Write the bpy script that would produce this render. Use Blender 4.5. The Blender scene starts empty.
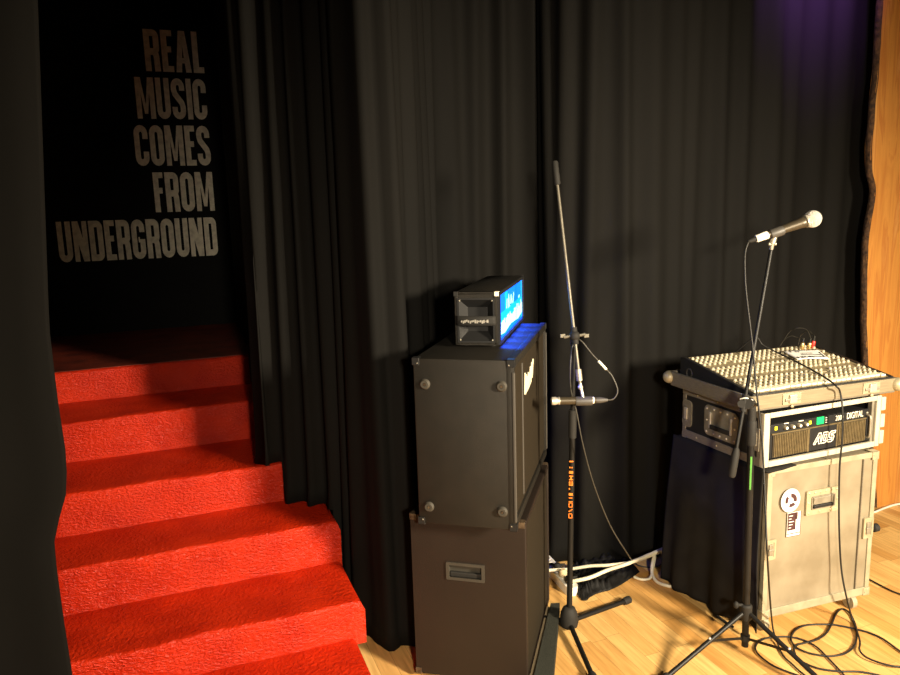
import bpy, bmesh, math, random
from mathutils import Vector, Matrix, noise
PI = math.pi
S = bpy.context.scene
COL = S.collection

# ------------------------------------------------------------------ camera
H, FPX = 1.68, 730.0
PIT, YAW, ROLL = math.radians(9.71), math.radians(21.1), math.radians(1.74)
F = Vector((math.sin(YAW)*math.cos(PIT), math.cos(YAW)*math.cos(PIT), -math.sin(PIT)))
r0 = Vector((math.cos(YAW), -math.sin(YAW), 0)); d0 = F.cross(r0)
RT = r0*math.cos(ROLL) + d0*math.sin(ROLL)
DN = d0*math.cos(ROLL) - r0*math.sin(ROLL)
EYE = Vector((0, 0, H))
cd = bpy.data.cameras.new('camera'); cam = bpy.data.objects.new('camera', cd); COL.objects.link(cam)
cd.sensor_width = 36; cd.lens = FPX/900*36; cd.clip_start = .05
cam.matrix_world = Matrix(((RT.x, -DN.x, -F.x, 0), (RT.y, -DN.y, -F.y, 0), (RT.z, -DN.z, -F.z, H), (0, 0, 0, 1)))
S.camera = cam

def ray(x, y): return RT*((x-450)/FPX) + DN*((y-337.5)/FPX) + F
def on_z(x, y, z=0.0):
    r = ray(x, y); return EYE + r*((z-H)/r.z)
def on_y(x, y, Y):
    r = ray(x, y); return EYE + r*(Y/r.y)
def at_depth(x, y, d): return EYE + ray(x, y)*d
def on_vert(x, y, b):
    r = ray(x, y); t = (r.x*b[0]+r.y*b[1])/(r.x*r.x+r.y*r.y); return EYE + r*t
def depth_of(p): return (Vector(p)-EYE).dot(F)

# ------------------------------------------------------------------ materials
def nodes(name):
    m = bpy.data.materials.new(name); m.use_nodes = True
    nt = m.node_tree; return m, nt, nt.nodes['Principled BSDF'], nt.nodes.new('ShaderNodeTexCoord')
def rgb(c): return (c[0], c[1], c[2], 1)
def mat(name, c, rough=.5, metal=0, c2=None, scale=20, bump=0, bscale=None, spec=.5, detail=4, lo=.35, hi=.65, stretch=(1,1,1), sheen=0):
    m, nt, p, tc = nodes(name)
    p.inputs['Roughness'].default_value = rough; p.inputs['Metallic'].default_value = metal
    p.inputs['Specular IOR Level'].default_value = spec
    if sheen:
        p.inputs['Sheen Weight'].default_value = sheen; p.inputs['Sheen Roughness'].default_value = .5
    mp = nt.nodes.new('ShaderNodeMapping'); mp.inputs['Scale'].default_value = stretch
    nt.links.new(tc.outputs['Object'], mp.inputs['Vector'])
    nz = nt.nodes.new('ShaderNodeTexNoise'); nz.inputs['Scale'].default_value = scale; nz.inputs['Detail'].default_value = detail
    nt.links.new(mp.outputs[0], nz.inputs['Vector'])
    rp = nt.nodes.new('ShaderNodeValToRGB')
    rp.color_ramp.elements[0].position = lo; rp.color_ramp.elements[1].position = hi
    rp.color_ramp.elements[0].color = rgb(c); rp.color_ramp.elements[1].color = rgb(c2 or [min(1, v*1.12) for v in c])
    nt.links.new(nz.outputs['Fac'], rp.inputs['Fac']); nt.links.new(rp.outputs['Color'], p.inputs['Base Color'])
    if bump:
        n2 = nt.nodes.new('ShaderNodeTexNoise'); n2.inputs['Scale'].default_value = bscale or scale*3; n2.inputs['Detail'].default_value = 3
        nt.links.new(mp.outputs[0], n2.inputs['Vector'])
        b = nt.nodes.new('ShaderNodeBump'); b.inputs['Strength'].default_value = bump; b.inputs['Distance'].default_value = .01
        nt.links.new(n2.outputs['Fac'], b.inputs['Height']); nt.links.new(b.outputs[0], p.inputs['Normal'])
    return m
def emit(name, c, s):
    m, nt, p, tc = nodes(name)
    p.inputs['Base Color'].default_value = rgb(c); p.inputs['Emission Color'].default_value = rgb(c); p.inputs['Emission Strength'].default_value = s
    return m

M = {}
M['curtain'] = mat('black_velvet', (.0054,.0051,.0045), .8, c2=(.0074,.007,.0061), scale=3, spec=.10, stretch=(1,1,.2))
M['cloth'] = mat('black_cloth', (.013,.0122,.0112), .9, c2=(.018,.017,.0155), scale=12, bump=.15, bscale=500, spec=.1)
M['heap'] = mat('black_heap_cloth', (.0035,.0033,.003), .65, c2=(.006,.0055,.005), scale=14, spec=.25)
M['blackwall'] = mat('black_wall_paint', (.0012,.0011,.001), .6, c2=(.002,.0018,.0016), scale=6, bump=.1, bscale=30, spec=.08)
M['dark'] = mat('dark_backing', (.01,.01,.01), .9)
M['tolex'] = mat('black_tolex', (.010,.0084,.0056), .6, c2=(.0135,.011,.0074), scale=14, bump=.3, bscale=600, spec=.3)
M['tolex_brown'] = mat('brown_black_vinyl', (.0135,.0082,.0052), .55, c2=(.017,.0105,.0066), scale=3, bump=.2, bscale=500, spec=.35)
M['grille'] = mat('dark_grille_cloth', (.018,.0135,.008), .9, c2=(.026,.02,.012), scale=700, stretch=(1,1,.2), spec=.1)
M['carpet'] = mat('grey_carpet', (.022,.024,.02), .98, c2=(.065,.065,.052), scale=350, bump=.6, bscale=500, spec=.05)
M['black'] = mat('black_plastic', (.012,.012,.012), .45, spec=.4)
M['blackmetal'] = mat('black_enamel_metal', (.0085,.008,.007), .45, spec=.25)
M['rubber'] = mat('black_rubber', (.018,.017,.015), .7, spec=.25)
M['greyplastic'] = mat('dark_grey_plastic', (.055,.05,.042), .5)
M['rust'] = mat('tarnished_corner_metal', (.05,.03,.017), .5, metal=.3, c2=(.12,.085,.05), scale=60)
M['footgrey'] = mat('worn_rubber_foot', (.036,.031,.022), .7)
M['band'] = mat('brushed_band', (.20,.162,.10), .5, metal=.15, c2=(.26,.215,.135), scale=30, stretch=(.3,1,8))
M['creamframe'] = mat('pale_rack_frame', (.42,.385,.29), .5, c2=(.50,.46,.35), scale=18)
M['chrome'] = mat('chrome', (.62,.58,.5), .35, metal=.6)
M['steel'] = mat('worn_steel', (.26,.235,.18), .45, metal=.55, c2=(.36,.33,.26), scale=30)
M['alu'] = mat('aluminium_trim', (.35,.30,.19), .45, metal=.3, c2=(.45,.39,.26), scale=25)
M['aluface'] = mat('warm_alu_frame', (.27,.235,.155), .5, metal=.1, c2=(.35,.31,.21), scale=18)
M['alu_dark'] = mat('grey_alu_band', (.16,.14,.105), .5, metal=.3, c2=(.21,.185,.14), scale=40, stretch=(1,1,8))
M['casepanel'] = mat('scuffed_champagne_laminate', (.185,.152,.098), .5, metal=.1, c2=(.27,.232,.16), scale=6, bump=.05, bscale=300, detail=8)
M['oak'] = mat('light_wood_lip', (.42,.33,.2), .6, c2=(.5,.4,.25), scale=20)
M['brass'] = mat('brass_plug', (.8,.55,.22), .3, metal=.8)
M['silverball'] = mat('silver_mic_mesh', (.86,.82,.72), .45, metal=.15, c2=(.62,.58,.48), scale=900, bump=.8, bscale=900)
M['white'] = mat('white_plastic', (.78,.75,.66), .45)
M['tape'] = mat('white_tape', (.85,.80,.66), .7)
M['micbody'] = mat('dark_mic_metal', (.06,.048,.03), .4, metal=.4)
M['rod'] = mat('dull_steel_rod', (.13,.118,.09), .45, metal=.5)
M['cream'] = mat('cream_knob', (.40,.345,.23), .5, c2=(.52,.46,.32), scale=60)
M['fader'] = mat('white_fader_cap', (.72,.66,.5), .45)
M['greycap'] = mat('grey_knob', (.16,.14,.10), .5)
M['mixface'] = mat('mixer_face', (.20,.16,.09), .5, c2=(.27,.22,.125), scale=60)
M['mixband'] = mat('mixer_print_band', (.5,.43,.28), .55)
M['gold'] = mat('gold_grille', (.115,.086,.04), .5, metal=.4, c2=(.16,.12,.056), scale=60)
M['golddark'] = mat('gold_grille_slot', (.035,.025,.012), .6)
M['paper'] = mat('white_paper', (.82,.80,.74), .7)
M['maroon'] = mat('maroon_print', (.045,.014,.014), .6)
M['orange'] = mat('orange_letters', (.75,.20,.02), .5)
M['green_tape'] = mat('green_tape', (.07,.26,.035), .6)
M['letter'] = mat('worn_grey_stencil_paint', (.80,.74,.60), .75, c2=(.52,.47,.38), scale=28, lo=.42, hi=.75, detail=8)
M['logo'] = mat('cream_logo', (.75,.68,.5), .5)
M['silverprint'] = mat('silver_print', (.75,.70,.58), .5)
M['white_cable'] = mat('cream_cable_sheath', (.72,.66,.48), .5)
M['cable'] = mat('black_cable_sheath', (.014,.013,.011), .5, spec=.3)
M['greycable'] = mat('grey_cable_sheath', (.04,.036,.027), .45)
M['bark'] = mat('bark', (.03,.015,.008), .9, c2=(.10,.05,.02), scale=40, bump=1, bscale=60)
M['redplug'] = mat('red_plug', (.5,.03,.02), .4)
M['beigeplug'] = mat('beige_plug', (.62,.5,.3), .5)
M['led_green'] = emit('green_lamp', (.0,.50,.11), .55)
M['led_yellow'] = emit('yellow_lamp', (.6,.55,.02), .6)
M['glow_blue'] = emit('blue_panel_glow', (.0,.10,1.0), 2.2)
M['glow_cyan'] = emit('cyan_panel_glow', (.0,.21,1.0), 2.2)
M['glow_white'] = emit('white_panel_glow', (.30,.74,1.0), 1.25)

def red_paint():
    m, nt, p, tc = nodes('glossy_red_floor_paint')
    n = nt.nodes.new('ShaderNodeTexNoise'); n.inputs['Scale'].default_value = 7; n.inputs['Detail'].default_value = 6
    r = nt.nodes.new('ShaderNodeValToRGB')
    r.color_ramp.elements[0].position = .3; r.color_ramp.elements[0].color = (.42,.0155,.003,1)
    r.color_ramp.elements[1].position = .7; r.color_ramp.elements[1].color = (.60,.029,.005,1)
    nt.links.new(tc.outputs['Object'], n.inputs['Vector']); nt.links.new(n.outputs['Fac'], r.inputs['Fac']); nt.links.new(r.outputs['Color'], p.inputs['Base Color'])
    p.inputs['Roughness'].default_value = .27; p.inputs['Specular IOR Level'].default_value = .25
    mp = nt.nodes.new('ShaderNodeMapping'); mp.inputs['Scale'].default_value = (1, 1, 1.8); nt.links.new(tc.outputs['Object'], mp.inputs['Vector'])
    b1 = nt.nodes.new('ShaderNodeTexNoise'); b1.inputs['Scale'].default_value = 75; b1.inputs['Detail'].default_value = 4; b1.inputs['Distortion'].default_value = .6
    nt.links.new(mp.outputs[0], b1.inputs['Vector'])
    b = nt.nodes.new('ShaderNodeBump'); b.inputs['Strength'].default_value = .8; b.inputs['Distance'].default_value = .012
    nt.links.new(b1.outputs['Fac'], b.inputs['Height']); nt.links.new(b.outputs[0], p.inputs['Normal'])
    return m
M['red'] = red_paint()
M['landing'] = mat('dark_red_brown_floor', (.11,.014,.006), .5, c2=(.24,.03,.010), scale=8, bump=.3, bscale=50)

def floor_wood():
    m, nt, p, tc = nodes('oak_strip_parquet')
    mp = nt.nodes.new('ShaderNodeMapping'); mp.inputs['Rotation'].default_value = (0, 0, PI/2)
    nt.links.new(tc.outputs['Object'], mp.inputs['Vector'])
    br = nt.nodes.new('ShaderNodeTexBrick')
    br.inputs['Scale'].default_value = 1; br.inputs['Brick Width'].default_value = .42; br.inputs['Row Height'].default_value = .068
    br.inputs['Mortar Size'].default_value = .0008; br.inputs['Mortar Smooth'].default_value = .3; br.offset = .37; br.offset_frequency = 3; br.squash = 1.35; br.squash_frequency = 2
    br.inputs['Color1'].default_value = (.58,.30,.082,1); br.inputs['Color2'].default_value = (.86,.57,.22,1); br.inputs['Mortar'].default_value = (.30,.15,.05,1); br.inputs['Bias'].default_value = 0
    nt.links.new(mp.outputs[0], br.inputs['Vector'])
    m2 = nt.nodes.new('ShaderNodeMapping'); m2.inputs['Scale'].default_value = (22, 1.6, 1); nt.links.new(tc.outputs['Object'], m2.inputs['Vector'])
    nz = nt.nodes.new('ShaderNodeTexNoise'); nz.inputs['Scale'].default_value = 3; nz.inputs['Detail'].default_value = 6; nt.links.new(m2.outputs[0], nz.inputs['Vector'])
    rp = nt.nodes.new('ShaderNodeValToRGB'); rp.color_ramp.elements[0].position = .3; rp.color_ramp.elements[0].color = (.74,.68,.6,1); rp.color_ramp.elements[1].position = .7; rp.color_ramp.elements[1].color = (1.05,1.03,1,1)
    nt.links.new(nz.outputs['Fac'], rp.inputs['Fac'])
    mx = nt.nodes.new('ShaderNodeMix'); mx.data_type = 'RGBA'; mx.blend_type = 'MULTIPLY'; mx.inputs[0].default_value = 1
    nt.links.new(br.outputs['Color'], mx.inputs[6]); nt.links.new(rp.outputs['Color'], mx.inputs[7]); nt.links.new(mx.outputs[2], p.inputs['Base Color'])
    p.inputs['Roughness'].default_value = .42; p.inputs['Specular IOR Level'].default_value = .35
    return m
M['floor'] = floor_wood()

def slab_wood():
    m, nt, p, tc = nodes('golden_live_edge_wood')
    mp = nt.nodes.new('ShaderNodeMapping'); mp.inputs['Scale'].default_value = (7, 7, .55); nt.links.new(tc.outputs['Object'], mp.inputs['Vector'])
    nz = nt.nodes.new('ShaderNodeTexNoise'); nz.inputs['Scale'].default_value = 2.2; nz.inputs['Detail'].default_value = 5; nz.inputs['Distortion'].default_value = 1.3
    nt.links.new(mp.outputs[0], nz.inputs['Vector'])
    rp = nt.nodes.new('ShaderNodeValToRGB'); e = rp.color_ramp.elements
    e[0].position = .25; e[0].color = (.44,.155,.028,1); e[1].position = .75; e[1].color = (.70,.36,.10,1)
    k = e.new(.5); k.color = (.60,.27,.055,1)
    k = e.new(.56); k.color = (.48,.18,.035,1)
    nt.links.new(nz.outputs['Fac'], rp.inputs['Fac']); nt.links.new(rp.outputs['Color'], p.inputs['Base Color']); p.inputs['Roughness'].default_value = .5
    return m
M['slab'] = slab_wood()

# ------------------------------------------------------------------ mesh builder
def smooth_path(pts, n=8):
    P = [Vector(p) for p in pts]
    if len(P) < 3: return P
    out = []
    for i in range(len(P)-1):
        a, b, c, d = P[max(i-1, 0)], P[i], P[i+1], P[min(i+2, len(P)-1)]
        for k in range(n):
            t = k/n
            out.append(.5*((2*b)+(c-a)*t+(2*a-5*b+4*c-d)*t*t+(3*b-a-3*c+d)*t**3))
    out.append(P[-1]); return out

class MB:
    def __init__(s): s.bm = bmesh.new()
    def _xf(s, vs, R=None, T=None):
        for v in vs:
            if R: v.co = R @ v.co
            if T is not None: v.co = v.co + Vector(T)
    def box(s, lo, hi, bev=0, seg=2, R=None, T=None):
        b = bmesh.new(); bmesh.ops.create_cube(b, size=1)
        lo, hi = Vector(lo), Vector(hi)
        for v in b.verts: v.co = Vector([(lo[i]+hi[i])/2 + v.co[i]*(hi[i]-lo[i]) for i in range(3)])
        if bev: bmesh.ops.bevel(b, geom=b.edges[:], offset=bev, segments=seg, affect='EDGES', profile=.5)
        s._xf(b.verts, R, T); s.add(b); return s
    def add(s, b):
        m = bpy.data.meshes.new('t'); b.to_mesh(m); b.free(); s.bm.from_mesh(m); bpy.data.meshes.remove(m)
    def lathe(s, prof, base=(0,0,0), axis=(0,0,1), n=20):
        # prof: (radius, height) pairs along axis
        ax = Vector(axis).normalized(); up = Vector((0,0,1)) if abs(ax.z) < .9 else Vector((1,0,0))
        u = ax.cross(up).normalized(); w = ax.cross(u); base = Vector(base)
        rings = []
        for r, h in prof:
            rings.append([s.bm.verts.new(base+ax*h+(u*math.cos(2*PI*k/n)+w*math.sin(2*PI*k/n))*max(r, 1e-5)) for k in range(n)])
        for a, b in zip(rings, rings[1:]):
            for k in range(n): s.bm.faces.new((a[k], a[(k+1)%n], b[(k+1)%n], b[k]))
        s.bm.faces.new(rings[0][::-1]); s.bm.faces.new(rings[-1]); return s
    def cyl(s, a, b, r, r2=None, n=16):
        a, b = Vector(a), Vector(b); L = (b-a).length
        return s.lathe([(r, 0), (r if r2 is None else r2, L)], a, b-a, n)
    def tube(s, pts, r, n=8, sm=8):
        P = smooth_path(pts, sm) if sm else [Vector(p) for p in pts]
        rings = []; prev = None
        for i, p in enumerate(P):
            t = (P[min(i+1, len(P)-1)]-P[max(i-1, 0)])
            if t.length < 1e-9: t = Vector((0,0,1))
            t.normalize()
            if prev is None:
                up = Vector((0,0,1)) if abs(t.z) < .9 else Vector((1,0,0)); u = t.cross(up).normalized()
            else:
                u = (prev - t*prev.dot(t)); u = u.normalized() if u.length > 1e-6 else prev
            prev = u; w = t.cross(u)
            rings.append([s.bm.verts.new(p+(u*math.cos(2*PI*k/n)+w*math.sin(2*PI*k/n))*r) for k in range(n)])
        for a, b in zip(rings, rings[1:]):
            for k in range(n): s.bm.faces.new((a[k], a[(k+1)%n], b[(k+1)%n], b[k]))
        s.bm.faces.new(rings[0][::-1]); s.bm.faces.new(rings[-1]); return s
    def sphere(s, c, r, n=16, sc=(1,1,1)):
        b = bmesh.new(); bmesh.ops.create_uvsphere(b, u_segments=n, v_segments=max(8, n//2+2), radius=r)
        for v in b.verts: v.co = Vector((v.co.x*sc[0], v.co.y*sc[1], v.co.z*sc[2])) + Vector(c)
        s.add(b); return s
    def prism(s, poly, h, fn):
        # poly: 2d outline, h: (h0,h1), fn(x,y,h)->3d
        a = [s.bm.verts.new(fn(x, y, h[0])) for x, y in poly]; b = [s.bm.verts.new(fn(x, y, h[1])) for x, y in poly]
        n = len(poly); s.bm.faces.new(a[::-1]); s.bm.faces.new(b)
        for k in range(n): s.bm.faces.new((a[k], a[(k+1)%n], b[(k+1)%n], b[k]))
        return s
    def ring(s, outer, inner, h, fn):
        n = len(outer); V = [[s.bm.verts.new(fn(x, y, hh)) for x, y in poly] for hh in h for poly in (outer, inner)]
        o0, i0, o1, i1 = V
        for k in range(n):
            j = (k+1) % n
            s.bm.faces.new((o1[k], o1[j], i1[j], i1[k])); s.bm.faces.new((o0[k], i0[k], i0[j], o0[j]))
            s.bm.faces.new((o0[k], o0[j], o1[j], o1[k])); s.bm.faces.new((i0[k], i1[k], i1[j], i0[j]))
        return s
    def grid(s, f, nu, nv):
        V = [[s.bm.verts.new(f(i/nu, j/nv)) for j in range(nv+1)] for i in range(nu+1)]
        for i in range(nu):
            for j in range(nv): s.bm.faces.new((V[i][j], V[i+1][j], V[i+1][j+1], V[i][j+1]))
        return s
    def build(s, name, m, parent=None, smooth=False, solid=0):
        bmesh.ops.recalc_face_normals(s.bm, faces=s.bm.faces[:])
        me = bpy.data.meshes.new(name); s.bm.to_mesh(me); s.bm.free()
        me.materials.append(M[m] if isinstance(m, str) else m)
        if smooth:
            for p in me.polygons: p.use_smooth = True
            if smooth != 'all':
                try: me.set_sharp_from_angle(angle=math.radians(40))
                except Exception: pass
        o = bpy.data.objects.new(name, me); COL.objects.link(o)
        if parent: o.parent = parent
        if solid:
            md = o.modifiers.new('thickness', 'SOLIDIFY'); md.thickness = solid; md.offset = 0
        return o
def tag(o, label, cat, group=None, kind=None):
    o['label'] = label; o['category'] = cat
    if group: o['group'] = group
    if kind: o['kind'] = kind
    return o
def thing(name, label, cat, loc=(0,0,0), rz=0, group=None):
    o = bpy.data.objects.new(name, None); COL.objects.link(o); o.empty_display_size = .05
    o.location = loc; o.rotation_euler = (0, 0, rz); return tag(o, label, cat, group)
def struct(name, mb, m):
    o = mb.build(name, m); o['kind'] = 'structure'; return o
def origin(o, p):
    """put a one-mesh thing's origin at p"""
    p = Vector(p); o.data.transform(Matrix.Translation(-p)); o.location = p; return o
def rrect(x0, y0, x1, y1, r, n=5):
    out = []
    for cx, cy, a in ((x1-r, y0+r, -PI/2), (x1-r, y1-r, 0), (x0+r, y1-r, PI/2), (x0+r, y0+r, PI)):
        for k in range(n+1):
            t = a+PI/2*k/n; out.append((cx+r*math.cos(t), cy+r*math.sin(t)))
    return out
def text_bm(s, size, fn, extrude=.0006, shear=0, spacing=1.0):
    cu = bpy.data.curves.new('t', 'FONT'); cu.body = s; cu.size = size; cu.extrude = extrude; cu.shear = shear; cu.align_x = 'CENTER'; cu.align_y = 'CENTER'; cu.space_character = spacing
    o = bpy.data.objects.new('t', cu); COL.objects.link(o)
    dg = bpy.context.evaluated_depsgraph_get(); dg.update()
    me = bpy.data.meshes.new_from_object(o.evaluated_get(dg))
    mb = MB(); mb.bm.from_mesh(me); bpy.data.objects.remove(o); bpy.data.curves.remove(cu); bpy.data.meshes.remove(me)
    for v in mb.bm.verts: v.co = Vector(fn(v.co.x, v.co.y, v.co.z))
    return mb

# ------------------------------------------------------------------ setting
struct('floor', MB().box((-3, -3.2, -.1), (5.2, 5.3, 0)), 'floor')
struct('wall_back', MB().box((.70, 3.32, 0), (5.2, 3.45, 3.3)), 'dark')
struct('wall_stairwell_end', MB().box((-1.0, 5.1, 0), (.70, 5.2, 3.3)), 'blackwall')
struct('wall_stairwell_right', MB().box((.60, 3.32, 0), (.70, 5.1, 3.3)), 'blackwall')
struct('wall_stairwell_left', MB().box((-1.0, 2.42, 0), (-.86, 5.1, 3.3)), 'blackwall')

# staircase --------------------------------------------------------
stairs = thing('staircase', 'red painted rough concrete staircase climbing between black curtains on the left', 'staircase', (-.1, 2.05, 0))
FR = [2.05, 2.40, 2.73, 3.035, 3.45, 3.83]; TOP = [.17, .31, .484, .654, .836, .987]
SX0, SX1 = -.85, .565
def step(k):
    y0, y1, zt = FR[k], (FR[k+1] if k < 5 else 5.095), TOP[k]
    zb = TOP[k-1]-.03 if k else 0.0
    x0, x1 = SX0, SX1 + (-.03 if k == 0 else 0) + [.0, .0, -.005, .0, .0, .0][k]
    yb = y1+.01 if k < 5 else y1
    prof = [(yb, 0.0 if k == 0 else zb), (y0+.006, zb)]
    nz_ = 7
    for j in range(1, nz_): prof.append((y0+.006-.006*j/nz_, zb+(zt-.014-zb)*j/nz_))
    for j in range(5):
        a = PI-PI/2*j/4; prof.append((y0+.014+.014*math.cos(a), zt-.014+.014*math.sin(a)))
    nt_ = max(4, int((yb-y0)/.05))
    for j in range(1, nt_): prof.append((y0+.014+(yb-y0-.014)*j/nt_, zt))
    prof.append((yb, zt))
    nx = 70; mb = MB(); rows = []
    ox, oy, oz = stairs.location
    for i in range(nx+1):
        x = x0+(x1-x0)*i/nx; row = []
        for j, (y, z) in enumerate(prof):
            q = Vector((x*4, y*4, z*4+k*7)); n1 = noise.noise(q)*.010; n2 = noise.noise(q*5)*.0035
            dy = (n1+n2) if 1 < j < len(prof)-1 else 0
            dz = (noise.noise(q+Vector((9, 3, 1)))*.008 + noise.noise(q*6)*.002) if k < 5 and j > nz_-1 and j < len(prof)-1 else 0
            fall = max(0, (x-(x1-.03))/.03); xx = x - .012*fall*max(0, (z-zt+.03)/.03)
            row.append(mb.bm.verts.new((xx-ox, y+dy-oy, z+dz-.010*fall*fall*(1 if z > zt-.02 else 0)-oz)))
        rows.append(row)
    for a, b in zip(rows, rows[1:]):
        for j in range(len(prof)-1): mb.bm.faces.new((a[j], b[j], b[j+1], a[j+1]))
        mb.bm.faces.new((a[-1], b[-1], b[0], a[0]))
    mb.bm.faces.new(rows[0]); mb.bm.faces.new(rows[-1][::-1])
    return mb.build('step' if k < 5 else 'landing', 'red', stairs, smooth=True)
for k in range(6): step(k)
MB().box((SX0+.1, 1.80, .972), (.66, 3.04, .9885), 0).build('landing_floor', 'landing', stairs)['label'] = 'dark red-brown landing floor'  # thin slab giving the landing top a darker red-brown than the steps

# wall lettering ------------------------------------------------------
def stroke(pts, w):
    P = []
    for p in pts:
        v = Vector((p[0], p[1]))
        if not P or (v-P[-1]).length > 1e-4: P.append(v)
    L, R_ = [], []
    for i, p in enumerate(P):
        d1 = (P[i]-P[i-1]).normalized() if i else (P[1]-P[0]).normalized()
        d2 = (P[i+1]-P[i]).normalized() if i < len(P)-1 else d1
        n1 = Vector((-d1.y, d1.x)); n2 = Vector((-d2.y, d2.x)); m = (n1+n2).normalized(); k = min(1.6, 1/max(.3, m.dot(n1)))
        L.append(p+m*w/2*k); R_.append(p-m*w/2*k)
    return [(L[i], L[i+1], R_[i+1], R_[i]) for i in range(len(P)-1)]
def arc(cx, cy, rx, ry, a0, a1, n=8): return [(cx+rx*math.cos(math.radians(a0+(a1-a0)*k/n)), cy+ry*math.sin(math.radians(a0+(a1-a0)*k/n))) for k in range(n+1)]
def glyph(c):
    w, t = {'M': .56, 'I': .15, 'E': .31, 'F': .30, 'L': .30, 'A': .43, 'N': .43}.get(c, .41), .160
    h = t/2; q = []
    def st(p): q.extend(stroke(p, t))
    def bar(x0, y0, x1, y1): q.append((Vector((x0, y0)), Vector((x1, y0)), Vector((x1, y1)), Vector((x0, y1))))
    r = (w-t)/2; top = 1-h-r; lo = h+r
    if c == 'I': bar(0, 0, t, 1)
    elif c == 'L': bar(0, 0, t, 1); bar(t, 0, w, t*.9)
    elif c in 'EF':
        bar(0, 0, t, 1); bar(t, 1-t*.9, w, 1); bar(t, .47, w*.88, .47+t*.9)
        if c == 'E': bar(t, 0, w, t*.9)
    elif c == 'M':
        bar(0, 0, t*.95, 1); bar(w-t*.95, 0, w, 1); q.append((Vector((t*.6, 1)), Vector((t*1.1, 1)), Vector((w/2+.035, .12)), Vector((w/2-.05, .12)))); q.append((Vector((w-t*1.1, 1)), Vector((w-t*.6, 1)), Vector((w/2+.05, .12)), Vector((w/2-.035, .12))))
    elif c == 'N': bar(0, 0, t*.9, 1); bar(w-t*.9, 0, w, 1); q.append((Vector((0, 1)), Vector((t*1.1, 1)), Vector((w, 0)), Vector((w-t*1.1, 0))))
    elif c == 'A':
        q.append((Vector((0, 0)), Vector((t, 0)), Vector((w/2+.03, 1)), Vector((w/2-.09, 1)))); q.append((Vector((w-t, 0)), Vector((w, 0)), Vector((w/2+.09, 1)), Vector((w/2-.03, 1)))); bar(t*.8, .22, w-t*.8, .22+t*.8)
    elif c == 'U': st([(h, 1), (h, lo)]+arc(w/2, lo, r, r, 180, 360)+[(w-h, lo), (w-h, 1)])
    elif c == 'O': st([(h, .5), (h, lo)]+arc(w/2, lo, r, r, 180, 360)+[(w-h, top)]+arc(w/2, top, r, r, 0, 180)+[(h, .5)])
    elif c == 'C': st([(w-h, .66), (w-h, top)]+arc(w/2, top, r, r, 0, 180)+[(h, lo)]+arc(w/2, lo, r, r, 180, 360)+[(w-h, .35)])
    elif c == 'G': st([(w-h, .68), (w-h, top)]+arc(w/2, top, r, r, 0, 180)+[(h, lo)]+arc(w/2, lo, r, r, 180, 360)+[(w-h, .5)]); bar(w/2, .42, w-t, .42+t*.85)
    elif c == 'D': bar(0, 0, t, 1); st([(t*.9, 1-h), (w-h-r*.7, 1-h)]+arc(w-h-r*.7, 1-h-r*.7, r*.7, r*.7, 90, 0)+arc(w-h-r*.7, h+r*.7, r*.7, r*.7, 0, -90)+[(t*.9, h)])
    elif c == 'R':
        rr = r*.75; bar(0, 0, t, 1); st([(t*.9, 1-h), (w-h-rr, 1-h)]+arc(w-h-rr, 1-h-rr, rr, rr, 90, 0)+arc(w-h-rr, .47+rr, rr, rr, 0, -90)+[(t*.9, .47)])
        st([(w-h-.05, .5), (w-h-.015, .36), (w-h, 0)])
    elif c == 'S': st([(w-h, .70), (w-h, top)]+arc(w/2, top, r, r, 0, 180)+[(h, .72), (h+.03, .62), (w-h-.03, .40), (w-h, .30), (w-h, lo)]+arc(w/2, lo, r, r, 0, -180)+[(h, .30)])
    return w, q
lettering = thing('wall_lettering', 'worn grey stencilled words REAL MUSIC COMES FROM UNDERGROUND on the black wall above the stairs', 'lettering', (.34, 5.098, 1.445))
for word, zb, capw in (('REAL', 2.602, .345), ('MUSIC', 2.316, .418), ('COMES', 2.028, .450), ('FROM', 1.738, .362), ('UNDERGROUND', 1.447, .938)):
    hh = .249; mb = MB(); x = 0; parts = []
    for c in word:
        w, q = glyph(c); parts.append((x, q)); x += w+.055
    k = capw/(x-.055); right = .338 + (zb-1.447)*.006
    for x0, q in parts:
        for qi, quad in enumerate(q):
            mb.prism([((x0+v.x)*k, v.y*hh) for v in quad], (0, .0012+.00012*qi), lambda a, b, d: Vector((right-capw+a-.34, -d+.0008, zb+b-1.445)))
    mb.build('painted_word', 'letter', lettering)

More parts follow.
